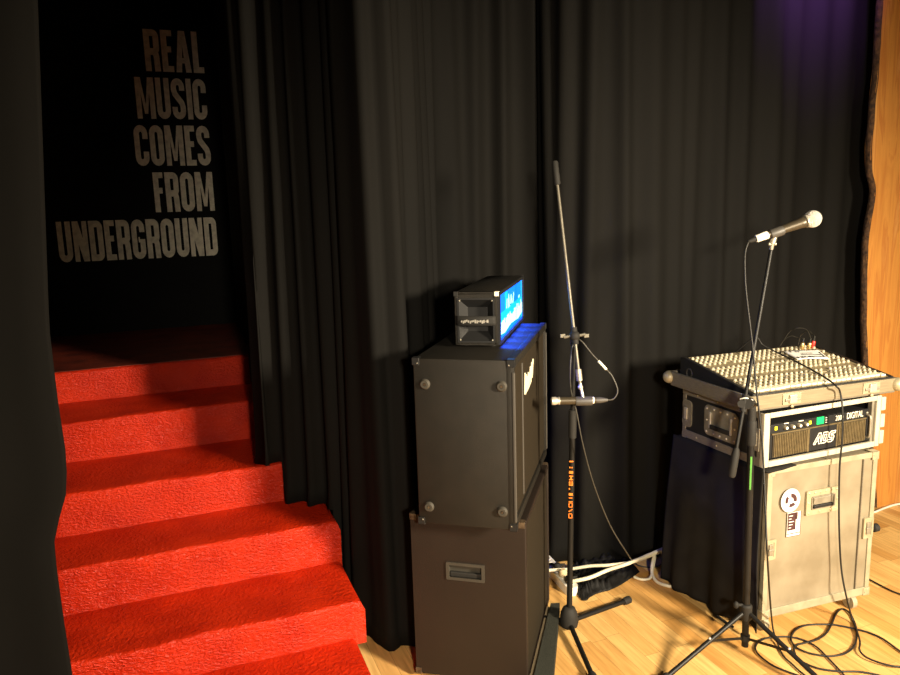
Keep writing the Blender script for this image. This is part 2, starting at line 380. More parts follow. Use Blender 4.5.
# ------------------------------------------------------------------ curtains
def interp(tab, v):
    if v <= tab[0][0]: return tab[0][1]
    for (a, b), (c, d) in zip(tab, tab[1:]):
        if v <= c: return b+(d-b)*(v-a)/(c-a)
    return tab[-1][1]
def curtain(name, label, path, zbot, ztop, folds, seed, origin_pt, nz=46, ds=.012, xshift=None, group='black stage curtains', flare=.25, gather=None):
    P = smooth_path([(x, y, 0) for x, y in path], 14)
    acc = [0]
    for a, b in zip(P, P[1:]): acc.append(acc[-1]+(b-a).length)
    L = acc[-1]; n = int(L/ds)
    rnd = random.Random(seed)
    pts = []; j = 0
    for i in range(n+1):
        s_ = L*i/n
        while j < len(acc)-2 and acc[j+1] < s_: j += 1
        t = (s_-acc[j])/max(1e-9, acc[j+1]-acc[j]); p = P[j].lerp(P[j+1], t); d = (P[j+1]-P[j]).normalized()
        pts.append((s_, p, Vector((d.y, -d.x, 0))))
    # pleats: bumps at random spacing
    pleats = []; s_ = 0
    while s_ < L:
        wmin, wmax, amp = folds(s_/L); w = rnd.uniform(wmin, wmax); pleats.append((s_+w/2, w, amp*rnd.uniform(.45, 1.15), rnd.uniform(-1, 1), rnd.uniform(.75, 1.25))); s_ += w
    def off(s_, z):
        o = 0
        for c, w, a, lean, k in pleats:
            cc = c+lean*.02*(ztop-z); u = (s_-cc)/(w*.5)
            if abs(u) < 1.6: o += a*(.72+flare*(ztop-z)/(ztop)) * math.exp(-2.6*u*u) * (1+.10*math.sin(z*1.6*k+lean*5))
        o += .006*noise.noise(Vector((s_*4, z*.35, seed)))
        return o
    mb = MB(); rows = []
    ox = Vector(origin_pt)
    for s_, p, nrm in pts:
        zb = zbot(p.x, p.y, s_/L); row = []
        for k in range(nz+1):
            t = k/nz; z = zb+(ztop-zb)*t
            q = p+nrm*off(s_, z)
            if xshift: q = q+Vector((xshift(s_/L, z), 0, 0))
            hem = .010*math.exp(-(z-zb)/.04)*(1 if k else 1)
            q = q+nrm*hem
            row.append(mb.bm.verts.new((q.x-ox.x, q.y-ox.y, z-ox.z)))
        rows.append(row)
    for a, b in zip(rows, rows[1:]):
        for k in range(nz): mb.bm.faces.new((a[k], b[k], b[k+1], a[k+1]))
    o = mb.build(name, 'curtain', None, smooth='all', solid=.004); o.location = ox
    return tag(o, label, 'curtain', group)
def tread(y):
    for k in range(5, -1, -1):
        if y >= FR[k]-.02: return TOP[k]
    return 0
curtain('stage_curtain', 'black pleated curtain between the red stairs and the speaker stack, spilling round the stair edge',
        [(.425,4.95),(.40,4.2),(.375,3.6),(.325,3.12),(.37,3.045),(.56,2.885),(.645,2.74),(.665,2.58),(.78,2.575),(.92,2.75),(1.06,3.0),(1.30,3.10),(1.62,3.06)],
        lambda x, y, u: (tread(y)+.014) if x < .60 else .006, 3.25,
        lambda u: (.10,.16,.014) if u < .47 else (.07,.12,.055) if u < .75 else (.10, .16, .05), 5, (.66, 2.58, 0))
curtain('stage_curtain', 'wide black back curtain behind the microphone stands and the mixing desk',
        [(1.635,3.05),(1.715,2.88),(1.93,2.79),(2.4,2.82),(3.0,2.86),(3.62,2.86)],
        lambda x, y, u: .006, 3.25, lambda u: (.10,.20,.045) if u > .15 else (.09, .14, .05), 11, (2.6, 2.84, 0))
LSH = [(.17,-.361),(.36,-.361),(.53,-.365),(.68,-.366),(.78,-.366),(.862,-.342),(.938,-.314),(1.05,-.307),(1.2,-.311),(1.4,-.31),(1.75,-.283),(2.25,-.244),(3.2,-.17)]
curtain('stage_curtain', 'black curtain hanging along the left side of the red stairs at the picture edge',
        [(-1.75,2.16),(-1.2,2.20),(-.7,2.235),(-.30,2.25)], lambda x, y, u: .19 if x > -.87 else .006, 3.25,
        lambda u: (.16,.26,.022) if u < .93 else (.1, .12, .004), 3, (-.6, 2.24, 0),
        xshift=lambda u, z: (interp(LSH, z)+.30)*min(1, max(0, (u-.25)/.6)), flare=.1)

# crumpled cloth on the floor under the back curtain
heap_edge = [(582,601),(587,601),(590,598),(598,594),(612,590),(628,581),(640,572)]
hb = MB()
hc = [on_z(x, y) for x, y in heap_edge]; HB = smooth_path(hc, 6)
def heapf(u, v):
    i = u*(len(HB)-1); a = HB[min(int(i), len(HB)-2)]; b = HB[min(int(i)+1, len(HB)-1)]; e = a.lerp(b, i-int(i))
    back = Vector((e.x+.03, min(2.80, e.y+.23), 0)); p = e.lerp(back, v)
    hgt = .036*math.sin(PI*min(1, v*1.15+.02))**.6*(.6+.4*math.sin(PI*u)) if v < .87 else .03
    nn = .5+.5*noise.noise(Vector((u*9+v*4, v*5-u*3, 2))); n3 = abs(noise.noise(Vector((u*16, v*9, 7))))
    edge = min(1, v*6)*min(1, u*8, (1-u)*8)
    return Vector((p.x, p.y, .004+edge*(hgt*(.25+.8*nn)+.045*n3)))
hb.grid(heapf, 70, 26)
heap = hb.build('crumpled_cloth', 'heap', None, smooth='all', solid=.004); tag(heap, 'crumpled black cloth bunched on the wood floor below the back curtain behind the boom stand', 'cloth'); origin(heap, (HB[len(HB)//2].x, HB[len(HB)//2].y, 0))

# ------------------------------------------------------------------ live-edge slab
SY = 2.72
sl = [(884,-40),(882,0),(878,67),(872,133),(871,169),(875,191),(870,222),(867,249),(866,284),(866,330),(868,380),(871,430),(874,470),(876,505)]
edge = [(p.x, p.z) for p in (on_y(x, y, SY) for x, y in sl)]
edge[-1] = (edge[-1][0], 0.0)
edge = [(v.x, v.y) for v in smooth_path([(a, b, 0) for a, b in edge], 6)]
edge = [(x+.006*noise.noise(Vector((z*9, 1, 0))), max(0, z)) for x, z in edge]
slab = thing('live_edge_slab', 'tall golden live-edge timber slab standing upright at the right edge', 'timber slab', (3.6, SY, 0))
outl = [(x-3.6, z) for x, z in edge] + [(4.5-3.6, 0), (4.5-3.6, edge[0][1])]
MB().prism(outl, (0, .034), lambda a, b, d: Vector((a, d, b))).build('board', 'slab', slab)
bk = MB(); n = len(edge)
V = []
for i, (x, z) in enumerate(edge):
    w = .008+.007*noise.noise(Vector((z*6, 4, 2))); g = .006*noise.noise(Vector((z*22, 8, 2)))
    V.append([bk.bm.verts.new((x-3.6+a, b, z)) for a, b in ((.004, -.004), (-w*.6+g, .004), (-w+g, .016), (-.4*w, .031), (.002, .033))])
for a, b in zip(V, V[1:]):
    for k in range(4): bk.bm.faces.new((a[k], a[k+1], b[k+1], b[k]))
bk.build('bark_edge', 'bark', slab, smooth='all')['label'] = 'dark bark edge'

# ------------------------------------------------------------------ helpers for boxy gear. local frame: x along front (to the right), y into depth, z up
def fx(a, z, d): return Vector((a, -d, z))         # on front face (y=0), d outwards
def sx(b, z, d): return Vector((-d, b, z))         # on left side (x=0), b along depth, d outwards
def hollow_box(mb, w, d, z0, z1, t, bev=.004):
    mb.box((0, 0, z0), (t, d, z1), bev); mb.box((w-t, 0, z0), (w, d, z1), bev); mb.box((t, 0, z0), (w-t, d, z0+t)); mb.box((t, 0, z1-t), (w-t, d, z1)); mb.box((t, d-t, z0+t), (w-t, d, z1-t))
def corner_piece(parent, fnx, fny, fnz, s, m, t=.003, name='corner_protector'):
    # metal L-corner: fnx,fny,fnz are (position, sign into the box)
    mb = MB(); (x, sxn), (y, syn), (z, szn) = fnx, fny, fnz
    def bb(dx, dy, dz, ox, oy, oz):
        a = (x+ox, y+oy, z+oz); b = (a[0]+dx, a[1]+dy, a[2]+dz)
        mb.box([min(a[i], b[i]) for i in range(3)], [max(a[i], b[i]) for i in range(3)], .0012, 1)
    bb(sxn*s, syn*s, szn*t, -sxn*t, -syn*t, -szn*t); bb(sxn*s, syn*t, szn*s, -sxn*t, -syn*t, -szn*t); bb(sxn*t, syn*s, szn*s, -sxn*t, -syn*t, -szn*t)
    return mb.build(name, m, parent)

# lower speaker cabinet ----------------------------------------------
TH = .939
low = thing('speaker_cabinet', 'brown-black lower speaker cabinet on the floor with a recessed side handle', 'speaker cabinet', (1.08, 2.14, 0), TH, 'stacked speaker cabinets')
LW, LD, LZ0, LZ1 = .62, .415, -.017, .612
KS = .978
def nearer(o):
    o.location = EYE + (o.location-EYE)*KS; o.scale = (KS, KS, KS)
mb = MB(); hollow = MB()
# side face with an opening for the handle cup: y .148-.282, z .376-.437
def face_hole(mb, b0, b1, z0, z1, hb0, hb1, hz0, hz1, x0, x1):
    mb.box((x0, b0, z0), (x1, hb0, z1)); mb.box((x0, hb1, z0), (x1, b1, z1)); mb.box((x0, hb0, z0), (x1, hb1, hz0)); mb.box((x0, hb0, hz1), (x1, hb1, z1))
face_hole(mb, .012, LD, LZ0, LZ1, .152, .278, .380, .432, 0, .018)
mb.box((.018, .012, LZ0), (LW, LD, LZ0+.018)).box((.018, .012, LZ1-.018), (LW, LD, LZ1)).box((LW-.018, .012, LZ0+.018), (LW, LD, LZ1-.018)).box((.018, LD-.015, LZ0+.018), (LW-.018, LD, LZ1-.018))
mb.build('cabinet_body', 'tolex_brown', low)
MB().box((.02, .0, LZ0+.02), (LW-.02, .02, LZ1-.02), .003).build('grille', 'grille', low)
fr = MB()
fr.box((0, -.006, LZ0), (.020, .016, LZ1), .004).box((LW-.02, -.006, LZ0), (LW, .016, LZ1), .004).box((.02, -.006, LZ1-.02), (LW-.02, .016, LZ1), .004).box((.02, -.006, LZ0), (LW-.02, .016, LZ0+.02), .004)
fr.build('front_frame', 'tolex_brown', low)
hd = thing_part = MB()
hd.ring(rrect(.144, .373, .286, .440, .004), rrect(.155, .383, .275, .430, .003), (0, .005), sx)
hd.box((.018, .150, .378), (.022, .280, .434)).box((.002, .150, .378), (.022, .154, .434)).box((.002, .276, .378), (.022, .280, .434))
h = hd.build('recessed_handle', 'footgrey', low)
MB().box((.004, .155, .381), (.018, .275, .400), .004).build('handle_grip', 'rubber', h)
for (x, a), (y, b), (z, c) in (((0,1),(0,1),(LZ1,-1)), ((0,1),(LD,-1),(LZ1,-1)), ((0,1),(LD,-1),(LZ0,1)), ((LW,-1),(0,1),(LZ1,-1)), ((0,1),(0,1),(LZ0,1))):
    corner_piece(low, (x,a), (y,b), (z,c), .024, 'rust')
for x in (.05, LW-.05):
    for y in (.05, LD-.05): MB().lathe([(.018, 0), (.02, .0212)], (x, y, -.0378)).build('foot', 'rubber', low)

# upper speaker cabinet ------------------------------------------------
UZ = LZ1+.006
up = thing('speaker_cabinet', 'black upper speaker cabinet with a white script logo, stacked under the glowing amplifier head', 'speaker cabinet', (1.021, 2.081, UZ), TH, 'stacked speaker cabinets')
UW, UD, UH = .790, .343, 1.203-UZ
mb = MB(); mb.box((0, .02, .0), (UW, UD, UH), .006)
mb.box((0, 0, 0), (.022, .03, UH), .005).box((UW-.022, 0, 0), (UW, .03, UH), .005).box((.02, 0, UH-.03), (UW-.02, .03, UH), .005).box((.02, 0, 0), (UW-.02, .03, .03), .005)
mb.build('cabinet_body', 'tolex', up, smooth=True)
MB().box((.024, .008, .032), (UW-.024, .024, UH-.032), .003).build('grille', 'grille', up)
for x_ in (-.0025, UW-.006): MB().box((x_, -.003, .03), (x_+.0085, .006, UH-.04), .002).build('edge_piping', 'greyplastic', up)
ri = MB(); ri.box((.200, .005, .05), (.214, .011, UH-.05), .002); ri.build('grille_bar', 'greyplastic', up)
# script logo: abstract ribbon, tall first stroke
lg = MB()
for q in ([(.250,.385),(.258,.49),(.262,.395),(.28,.475),(.292,.40)], [(.29,.40),(.31,.455),(.318,.40),(.335,.47),(.345,.412)], [(.345,.41),(.36,.455),(.37,.415),(.39,.485),(.40,.42)], [(.40,.43),(.425,.50),(.43,.43),(.46,.52)], [(.25,.392),(.33,.40),(.40,.415)]):
    for a, b, c, d in stroke([(.255+(x-.25)*.95, .455+(z-.455)*.66) for x, z in q], .010): lg.prism([(v.x, v.y) for v in (a, b, c, d)], (-.0078, -.0035), fx)
lg.build('logo', 'logo', up)
for b, z in ((.302, 1.116), (.041, 1.117), (.303, .682), (.046, .684)):
    m_ = MB(); m_.lathe([(.018, 0), (.0185, .004), (.013, .011), (.006, .011), (.006, .008)], (0, b, z-UZ), (-1, 0, 0), 20)
    f = m_.build('rubber_foot', 'footgrey', up, smooth=True)
    MB().lathe([(.005, 0), (.004, .0025)], (-.0085, b, z-UZ), (-1, 0, 0), 10).build('screw', 'rust', f)
for (x, a), (y, b), (z, c) in (((0,1),(0,1),(UH,-1)), ((0,1),(UD,-1),(UH,-1)), ((0,1),(0,1),(0,1)), ((0,1),(UD,-1),(0,1)), ((UW,-1),(0,1),(UH,-1)), ((UW,-1),(UD,-1),(UH,-1))):
    c_ = corner_piece(up, (x,a), (y,b), (z,c), .026, 'black')
    MB().sphere((x-.003*a, y+b*.016, z+c*.016), .0024, 8).build('rivet', 'steel', c_)

# amp head --------------------------------------------------------------
hd0 = Vector((1.072, 2.299, 1.203))
head = thing('amplifier_head', 'small black amplifier head with a glowing blue front panel on top of the speaker stack', 'amplifier head', hd0, .966)
HW, HD, HZ0, HZ1 = .652, .158, .010, .199
mb = MB()
# left end panel as a frame around the handle cup
c0, c1, k0, k1 = .020, .142, .026, .172
mb.box((0, 0, HZ0), (.02, c0, HZ1), .003).box((0, c1, HZ0), (.02, HD, HZ1), .003).box((0, c0, HZ0), (.02, c1, k0)).box((0, c0, k1), (.02, c1, HZ1))
mb.box((.0, 0, HZ1-.012), (HW, HD, HZ1), .004).box((0, 0, HZ0), (HW, HD, HZ0+.012), .004).box((HW-.02, 0, HZ0), (HW, HD, HZ1), .004).box((.02, HD-.012, HZ0+.012), (HW-.02, HD, HZ1-.012))
mb.build('cabinet_body', 'tolex', head, smooth=True)
cup = MB()
o_ = [(c0, k0), (c1, k0), (c1, k1), (c0, k1)]; i_ = [(c0+.025, k0+.03), (c1-.025, k0+.03), (c1-.025, k1-.03), (c0+.025, k1-.03)]
vo = [cup.bm.verts.new((.002, a, b)) for a, b in o_]; vi = [cup.bm.verts.new((.034, a, b)) for a, b in i_]
for k in range(4): cup.bm.faces.new((vo[k], vo[(k+1)%4], vi[(k+1)%4], vi[k]))
cup.bm.faces.new(vi)
cup.ring([(c0-.006, k0-.006), (c1+.006, k0-.006), (c1+.006, k1+.006), (c0-.006, k1+.006)], o_, (-.002, .002), sx)
cp = cup.build('handle_cup', 'black', head)
for a, b in ((c0+.003, k0+.003), (c1-.003, k0+.003), (c0+.003, k1-.003), (c1-.003, k1-.003)): MB().sphere((-.001, a, b), .0035, 8).build('screw', 'steel', cp)
strap = MB(); strap.grid(lambda u, v: Vector((-.004-.012*math.sin(PI*u)**.7, c0-.010+(c1-c0+.02)*u, .082+.034*v)), 14, 3)
st = strap.build('handle_strap', 'rubber', head, smooth='all', solid=.004)
pl_ = MB()
rnd = random.Random(2)
for k in range(16): pl_.box((-.0215, .034+k*.0062, .094+.003*math.sin(k*1.7)), (-.012, .034+k*.0062+rnd.uniform(.003,.0055), .1005+rnd.uniform(0,.004)))
pl_.build('chrome_script', 'chrome', st)['label'] = 'worn chrome script on the handle strap'
# front: black bezel + lit panel
MB().ring(rrect(.0, HZ0, HW, HZ1, .004), rrect(.030, HZ0+.012, HW-.022, HZ1-.014, .004), (-.004, .003), fx).build('front_bezel', 'black', head)
pn = MB().box((.030, .004, HZ0+.012), (HW-.022, .008, HZ1-.014)).build('lit_panel', 'glow_blue', head); pn['label'] = 'glowing blue panel'
cy = MB(); cy.box((.034, .0035, HZ0+.040), (HW-.026, .0045, HZ0+.105)); cy.box((.034, .0033, HZ0+.016), (.050, .0045, HZ1-.018)); cy.box((HW-.05, .0033, HZ0+.016), (HW-.026, .0045, HZ1-.018)); cy.box((.17, .0034, HZ0+.105), (.23, .0045, HZ1-.02))
cy.build('cyan_band', 'glow_cyan', pn)
sky = [(.040, HZ0+.030)]; x = .040
while x < HW-.045:
    w_ = rnd.uniform(.008, .024); t_ = HZ0+.046+.026*rnd.random()+.014*x/HW*2
    sky += [(x, t_), (x+w_, t_)]; x += w_
sky += [(x, HZ0+.036), (.5, HZ0+.024), (.3, HZ0+.034), (.15, HZ0+.022)]
MB().prism(sky, (-.0036, -.0024), fx).build('lit_skyline_print', 'glow_white', pn)
for q in ([(.20,.115),(.215,.15)], [(.24,.112),(.255,.158),(.27,.114)], [(.30,.12),(.315,.15),(.335,.12)], [(.36,.118),(.385,.155)], [(.52,.12),(.545,.125)]):
    wl = MB()
    for a, b, c, d in stroke(q, .008): wl.prism([(v.x, v.y) for v in (a, b, c, d)], (-.0035, -.002), fx)
    wl.build('lit_mark', 'glow_white', pn)
for (x, a), (y, b), (z, c) in (((0,1),(0,1),(HZ1,-1)), ((HW,-1),(0,1),(HZ1,-1)), ((HW,-1),(HD,-1),(HZ1,-1)), ((0,1),(HD,-1),(HZ1,-1))):
    corner_piece(head, (x,a), (y,b), (z,c), .016, 'tape' if x == 0 and y == 0 else 'rubber', t=.002)
for x in (.05, HW-.05):
    for y in (.03, HD-.03): MB().lathe([(.010, 0), (.011, .012)], (x, y, 0), n=12).build('foot', 'rubber', head)

for o_ in (low, up, head): nearer(o_)
# carpeted floor wedge along the front of the lower cabinet
wedge = thing('carpeted_block', 'low grey carpet-covered block lying along the front of the lower speaker cabinet', 'carpeted block', (1.2, 2.2, 0))
wf = lambda a, b, d: Vector((a-1.2, b-2.2, d))
MB().prism([(1.090, 1.974), (1.418, 2.488), (1.381, 2.500), (1.006, 1.983)], (0, .052), wf).build('carpet_body', 'carpet', wedge)
MB().prism([(1.002, 1.986), (1.377, 2.503), (1.362, 2.512), (.989, 1.999)], (0, .036), wf).build('wooden_lip', 'oak', wedge)

# ------------------------------------------------------------------ flight case (lower right)
case = thing('flight_case', 'scuffed champagne flight case on castors with two stickers, under the amplifier rack', 'flight case', (2.047, 2.017, 0), -.055)
CW, CD, CZ0, CZ1 = .537, .46, .078, .690
mb = MB(); mb.box((.006, .006, CZ0+.006), (CW-.006, CD-.006, CZ1-.004))
mb.build('case_panels', 'casepanel', case)
fr = MB(); e = .022
for (a, b, c_, d) in ((0, CZ0, e, CZ1), (CW-e, CZ0, CW, CZ1), (e, CZ0, CW-e, CZ0+e+.012), (e, CZ1-e, CW-e, CZ1)):
    fr.box((a, 0, b), (c_, .010, d), .002)
for y0 in (CD-e,): fr.box((0, y0, CZ0), (.008, CD, CZ1), .002); fr.box((CW-.008, y0, CZ0), (CW, CD, CZ1), .002)
for zz in (CZ0, CZ1-e): fr.box((0, .01, zz), (.008, CD-e, zz+e), .002); fr.box((CW-.008, .01, zz), (CW, CD-e, zz+e), .002)
fr.box((0, .01, CZ0), (.008, e, CZ1), .002); fr.box((CW-.008, .01, CZ0), (CW, e, CZ1), .002)
fr.build('edge_trim', 'aluface', case)
MB().box((.462, -.0015, CZ0+.036), (.466, .006, CZ1-.024)).build('panel_seam', 'alu_dark', case)
for (x, a) in ((0, 1), (CW, -1)):
    for (z, c_) in ((CZ0, 1), (CZ1, -1)):
        cpo = corner_piece(case, (x, a), (0, 1), (z, c_), .034, 'alu')
        for dx, dz in ((.012, .024), (.024, .012)): MB().sphere((x+a*dx, -.003, z+c_*dz), .0028, 8).build('rivet', 'steel', cpo)
# recessed handle
hx0, hx1, hz0, hz1 = .186, .343, .476, .576
hp = MB(); hp.ring(rrect(hx0, hz0, hx1, hz1, .006), rrect(hx0+.022, hz0+.022, hx1-.020, hz1-.024, .006), (-.006, .004), fx)
hp.box((hx0+.02, -.0005, hz0+.02), (hx1-.018, .006, hz1-.02))
dish = hp.build('handle_dish', 'alu', case)
MB().ring(rrect(hx0+.022, hz0+.022, hx1-.020, hz1-.024, .006), rrect(hx0+.026, hz0+.026, hx1-.024, hz1-.028, .005), (.003, .008), fx).build('dish_rim', 'steel', dish)
MB().box((hx0+.034, -.010, hz0+.026), (hx1-.028, -.0006, hz0+.040), .003).build('handle_grip', 'black', dish)
MB().box((hx0+.034, -.007, hz0+.042), (hx1-.030, -.0006, hz0+.070), .002).build('handle_plate', 'steel', dish)
for k in range(6):
    MB().sphere((hx0+.012+k*(hx1-hx0-.024)/5, -.004, hz1-.010), .005, 8, (1,.6,1)).build('rivet', 'alu', dish)
    if k % 2 == 0 or k == 5: MB().sphere((hx0+.012+k*(hx1-hx0-.024)/5, -.004, hz0+.010), .005, 8, (1,.6,1)).build('rivet', 'alu', dish)
for x_ in (hx0+.010, hx1-.009): MB().sphere((x_, -.004, (hz0+hz1)/2), .005, 8, (1,.6,1)).build('rivet', 'alu', dish)
# latches
for (a0, a1, b0, b1) in ((.002, .050, .322, .404), (CW-.052, CW-.002, .328, .415)):
    l = MB(); l.ring(rrect(a0, b0, a1, b1, .005), rrect(a0+.009, b0+.011, a1-.009, b1-.011, .004), (-.004, .003), fx); l.box((a0+.008, -.0008, b0+.01), (a1-.008, .002, b1-.01))
    lo_ = l.build('latch', 'alu', case)
    MB().box((a0+.014, -.007, b0+.018), (a1-.016, 0, b1-.018), .002).box((a0+.010, -.010, (b0+b1)/2-.005), (a1-.012, -.006, (b0+b1)/2+.005), .002).build('latch_key', 'steel', lo_)
kn = MB(); kn.cyl((CW, .012, .358), (CW+.010, .012, .358), .008); kn.lathe([(.012, 0), (.017, .004), (.017, .024), (.012, .029)], (CW+.010, .012, .358), (1, 0, 0), 16)
kn.build('latch_knob', 'rubber', case, smooth=True)['label'] = 'black rubber latch knob'
# stickers
sk = MB(); n = 36; sk.prism([(.107+.045*math.cos(2*PI*k/n), .553+.047*math.sin(2*PI*k/n)) for k in range(n)], (-.0058, -.0040), lambda a, b, d: fx(a, b, -d-.001))
S1 = sk.build('round_sticker', 'paper', case); S1['label'] = 'round white sticker'
def ringarc(mb, cx, cz, r0_, r1_, a0, a1, zs=1.0, d=(.0048,.0054), n=10):
    A = arc(cx, cz, r1_, r1_*zs, a0, a1, n) + arc(cx, cz, r0_, r0_*zs, a1, a0, n)
    m_ = len(A)//2
    for k in range(m_-1): mb.prism([A[k], A[k+1], A[2*m_-2-k], A[2*m_-1-k]], d, fx)
rg = MB(); ringarc(rg, .109, .553, .011, .028, -20, 95); ringarc(rg, .109, .553, .014, .028, 135, 205); ringarc(rg, .109, .553, .013, .028, 250, 320)
rg.build('sticker_print', 'maroon', S1)
sk = MB().box((.100, -.0012, .402), (.164, -.0002+.0015, .500)); S2 = sk.build('rectangular_sticker', 'paper', case); S2['label'] = 'rectangular maroon and white sticker'
pr = MB().box((.101, -.0018, .428), (.140, -.0008, .499)).box((.136, -.0018, .470), (.148, -.0008, .499)).box((.101, -.0018, .412), (.164, -.0008, .416)).box((.1615, -.0018, .402), (.164, -.0008, .50)).box((.1, -.0018, .402), (.164, -.0008, .404))
pr.build('sticker_print', 'maroon', S2)
tx = MB()
for k in range(5): tx.box((.106, -.0024, .438+k*.012), (.106+.012+.012*((k*7)%3)/2, -.0014, .4405+k*.012))
tx.build('sticker_text', 'paper', S2)
for x in (.045, CW-.045):
    for y in (.05, CD-.05):
        b_ = MB().box((x-.03, y-.03, CZ0-.008), (x+.03, y+.03, CZ0+.002), .002); b_.box((x-.020, y-.016, .026), (x-.016, y+.016, CZ0-.006)).box((x+.016, y-.016, .026), (x+.020, y+.016, CZ0-.006))
        c_ = b_.build('castor', 'steel', case)
        MB().lathe([(.012, -.013), (.029, -.011), (.030, 0), (.029, .011), (.012, .013)], (x, y-.004, .030), (1, 0, 0), 20).build('wheel', 'aluface', c_, smooth=True)

# black cloth draped over the left side of the flight case
dr = MB()
def drape(u, v):
    # u: along depth 2.00 -> 2.50, v: 0 top .. 1 hem
    y = 2.005+.52*u; zt = .694
    hem = .012+.055*max(0, 1-abs(u-.12)/.4)**2
    fold = .016*math.sin(u*13+1.1)*v + .010*math.sin(u*29)*v*v + .012*noise.noise(Vector((u*4, v*3, 1)))*v
    x = 2.012 - .045*v*u*u - .020*v*(1-u) + fold*.8 - .01*math.sin(PI*v)
    y2 = y + .03*v*(u-.2) - .018*v*math.sin(u*9)*.5
    return Vector((x, y2, zt+(hem-zt)*v))
dr.grid(drape, 60, 40)
dr.grid(lambda u, v: Vector((2.012+.155*v, 2.000+.5*u+(.0 if u > .03 else -.02*(1-v)), .694+.001*math.sin(u*20+v*9))), 30, 6)
drp = dr.build('black_drape', 'cloth', None, smooth='all', solid=.004); tag(drp, 'black cloth hanging down the left side of the flight case from under the amplifier rack', 'cloth'); origin(drp, (2.01, 2.25, 0))

# ------------------------------------------------------------------ amp rack case
RZ = .699
rack = thing('rack_case', 'black rack case with pale metal edges, holding the power amplifier under the mixing desk', 'flight case', (2.02, 2.023, RZ), 0)
RW, RD, RH = .600, .452, .211
mb = MB(); hollow_box(mb, RW, RD, 0.002, RH, .012, 0); mb.build('case_shell', 'black', rack)
ff = MB(); ff.box((-.003, -.006, 0), (.026, .010, RH), .003).box((RW-.024, -.006, 0), (RW, .010, RH), .003).box((.026, -.006, RH-.020), (RW-.024, .010, RH), .003).box((.026, -.006, 0), (RW-.024, .010, .022), .003)
ff.build('front_frame', 'creamframe', rack)
rails = MB(); rails.box((.026, .004, .022), (.034, .022, RH-.02)).box((RW-.040, .004, .022), (RW-.028, .022, RH-.02)); rails.build('rack_rail', 'steel', rack)
sb = MB(); sb.box((-.004, .01, -.000), (.004, RD, .034), .002).box((-.004, .01, RH-.024), (.004, RD, RH), .002).box((-.004, RD-.020, .034), (.004, RD, RH-.024), .002).box((-.003, .01, .034), (.004, .026, RH-.024), .001)
sb.build('side_trim', 'alu_dark', rack)
for z_ in (.017, RH-.012):
    for y_ in (.12, .24, .36): MB().sphere((-.004, y_, z_), .004, 8).build('rivet', 'alu', rack)
# side handle plate: b .135-.31, z 
hp = MB(); hp.ring(rrect(.128, .050, .315, .176, .022), rrect(.156, .078, .288, .150, .008), (0, .005), sx); hp.box((-.001, .150, .074), (.002, .292, .154)); dish = hp.build('handle_dish', 'steel', rack)
MB().box((-.010, .165, .078), (-.001, .280, .098), .004).build('handle_grip', 'rubber', dish)
for b_ in (.158, .277): MB().box((-.008, b_, .082), (-.001, b_+.010, .148), .002).build('handle_bracket', 'chrome', dish)
for b_, z_ in ((.142,.064),(.142,.112),(.142,.160),(.185,.163),(.222,.163),(.258,.163),(.300,.160),(.300,.112),(.300,.064),(.258,.062),(.222,.062),(.185,.062)): MB().sphere((-.005, b_, z_), .0045, 8).build('rivet', 'chrome', dish)
lt = MB(); lt.ring(rrect(.395, .050, .452, .165, .018), rrect(.415, .075, .452, .140, .004), (0, .005), sx); lt.box((-.002, .41, .072), (0.0, .452, .142)); L_ = lt.build('side_latch', 'steel', rack)
MB().box((-.010, .420, .082), (-.002, .438, .132), .002).build('latch_key', 'chrome', L_)
for z_ in (.010, .078, .148): MB().box((RW-.004, -.010, z_), (RW+.020, .012, z_+.055), .003).build('front_clasp', 'creamframe', rack)
for z_, c_ in ((0, 1), (RH, -1)):
    corner_piece(rack, (0, 1), (RD, -1), (z_, c_), .024, 'alu')
lk = MB(); lk.box((-.008, .012, .060), (-.003, .060, .150), .002).box((-.012, .022, .080), (-.006, .048, .130), .002); lk.build('front_latch', 'steel', rack)

# power amplifier in the rack
amp = thing('power_amplifier', 'power amplifier with gold ribbed grilles, ADS badge and green display in the rack case', 'amplifier', (2.010, 2.030, RZ), 0)
A0, A1, AZ0, AZ1 = .036, .560, .024, .158
MB().box((A0+.015, .012, AZ0), (A1-.012, .40, AZ1), .002).build('chassis', 'black', amp)
fp = MB(); fp.box((A0, .002, AZ0+.002), (A1, .012, AZ1), .002); fp.build('front_panel', 'black', amp)
for (g0, g1) in ((.064, .236), (.392, .540)):
    g = MB().box((g0, -.002, AZ0+.006), (g1, .004, AZ0+.096)).build('grille', 'golddark', amp)
    r_ = MB(); n = int((g1-g0)/.0085)
    for k in range(n): r_.box((g0+.0045+k*.0085, -.006, AZ0+.008), (g0+.0098+k*.0085, -.001, AZ0+.094), .001, 1)
    r_.build('grille_ribs', 'gold', g)
gb = MB(); gb.box((.056, -.004, AZ0+.096), (.545, .004, AZ0+.101)).box((.236, -.004, AZ0+.004), (.244, .004, AZ0+.097)).box((.384, -.004, AZ0+.004), (.392, .004, AZ0+.097)).build('gold_trim', 'gold', amp)
bd = MB().box((.245, -.005, AZ0+.006), (.383, .003, AZ0+.095), .002).build('badge_plate', 'black', amp)
bt = MB()
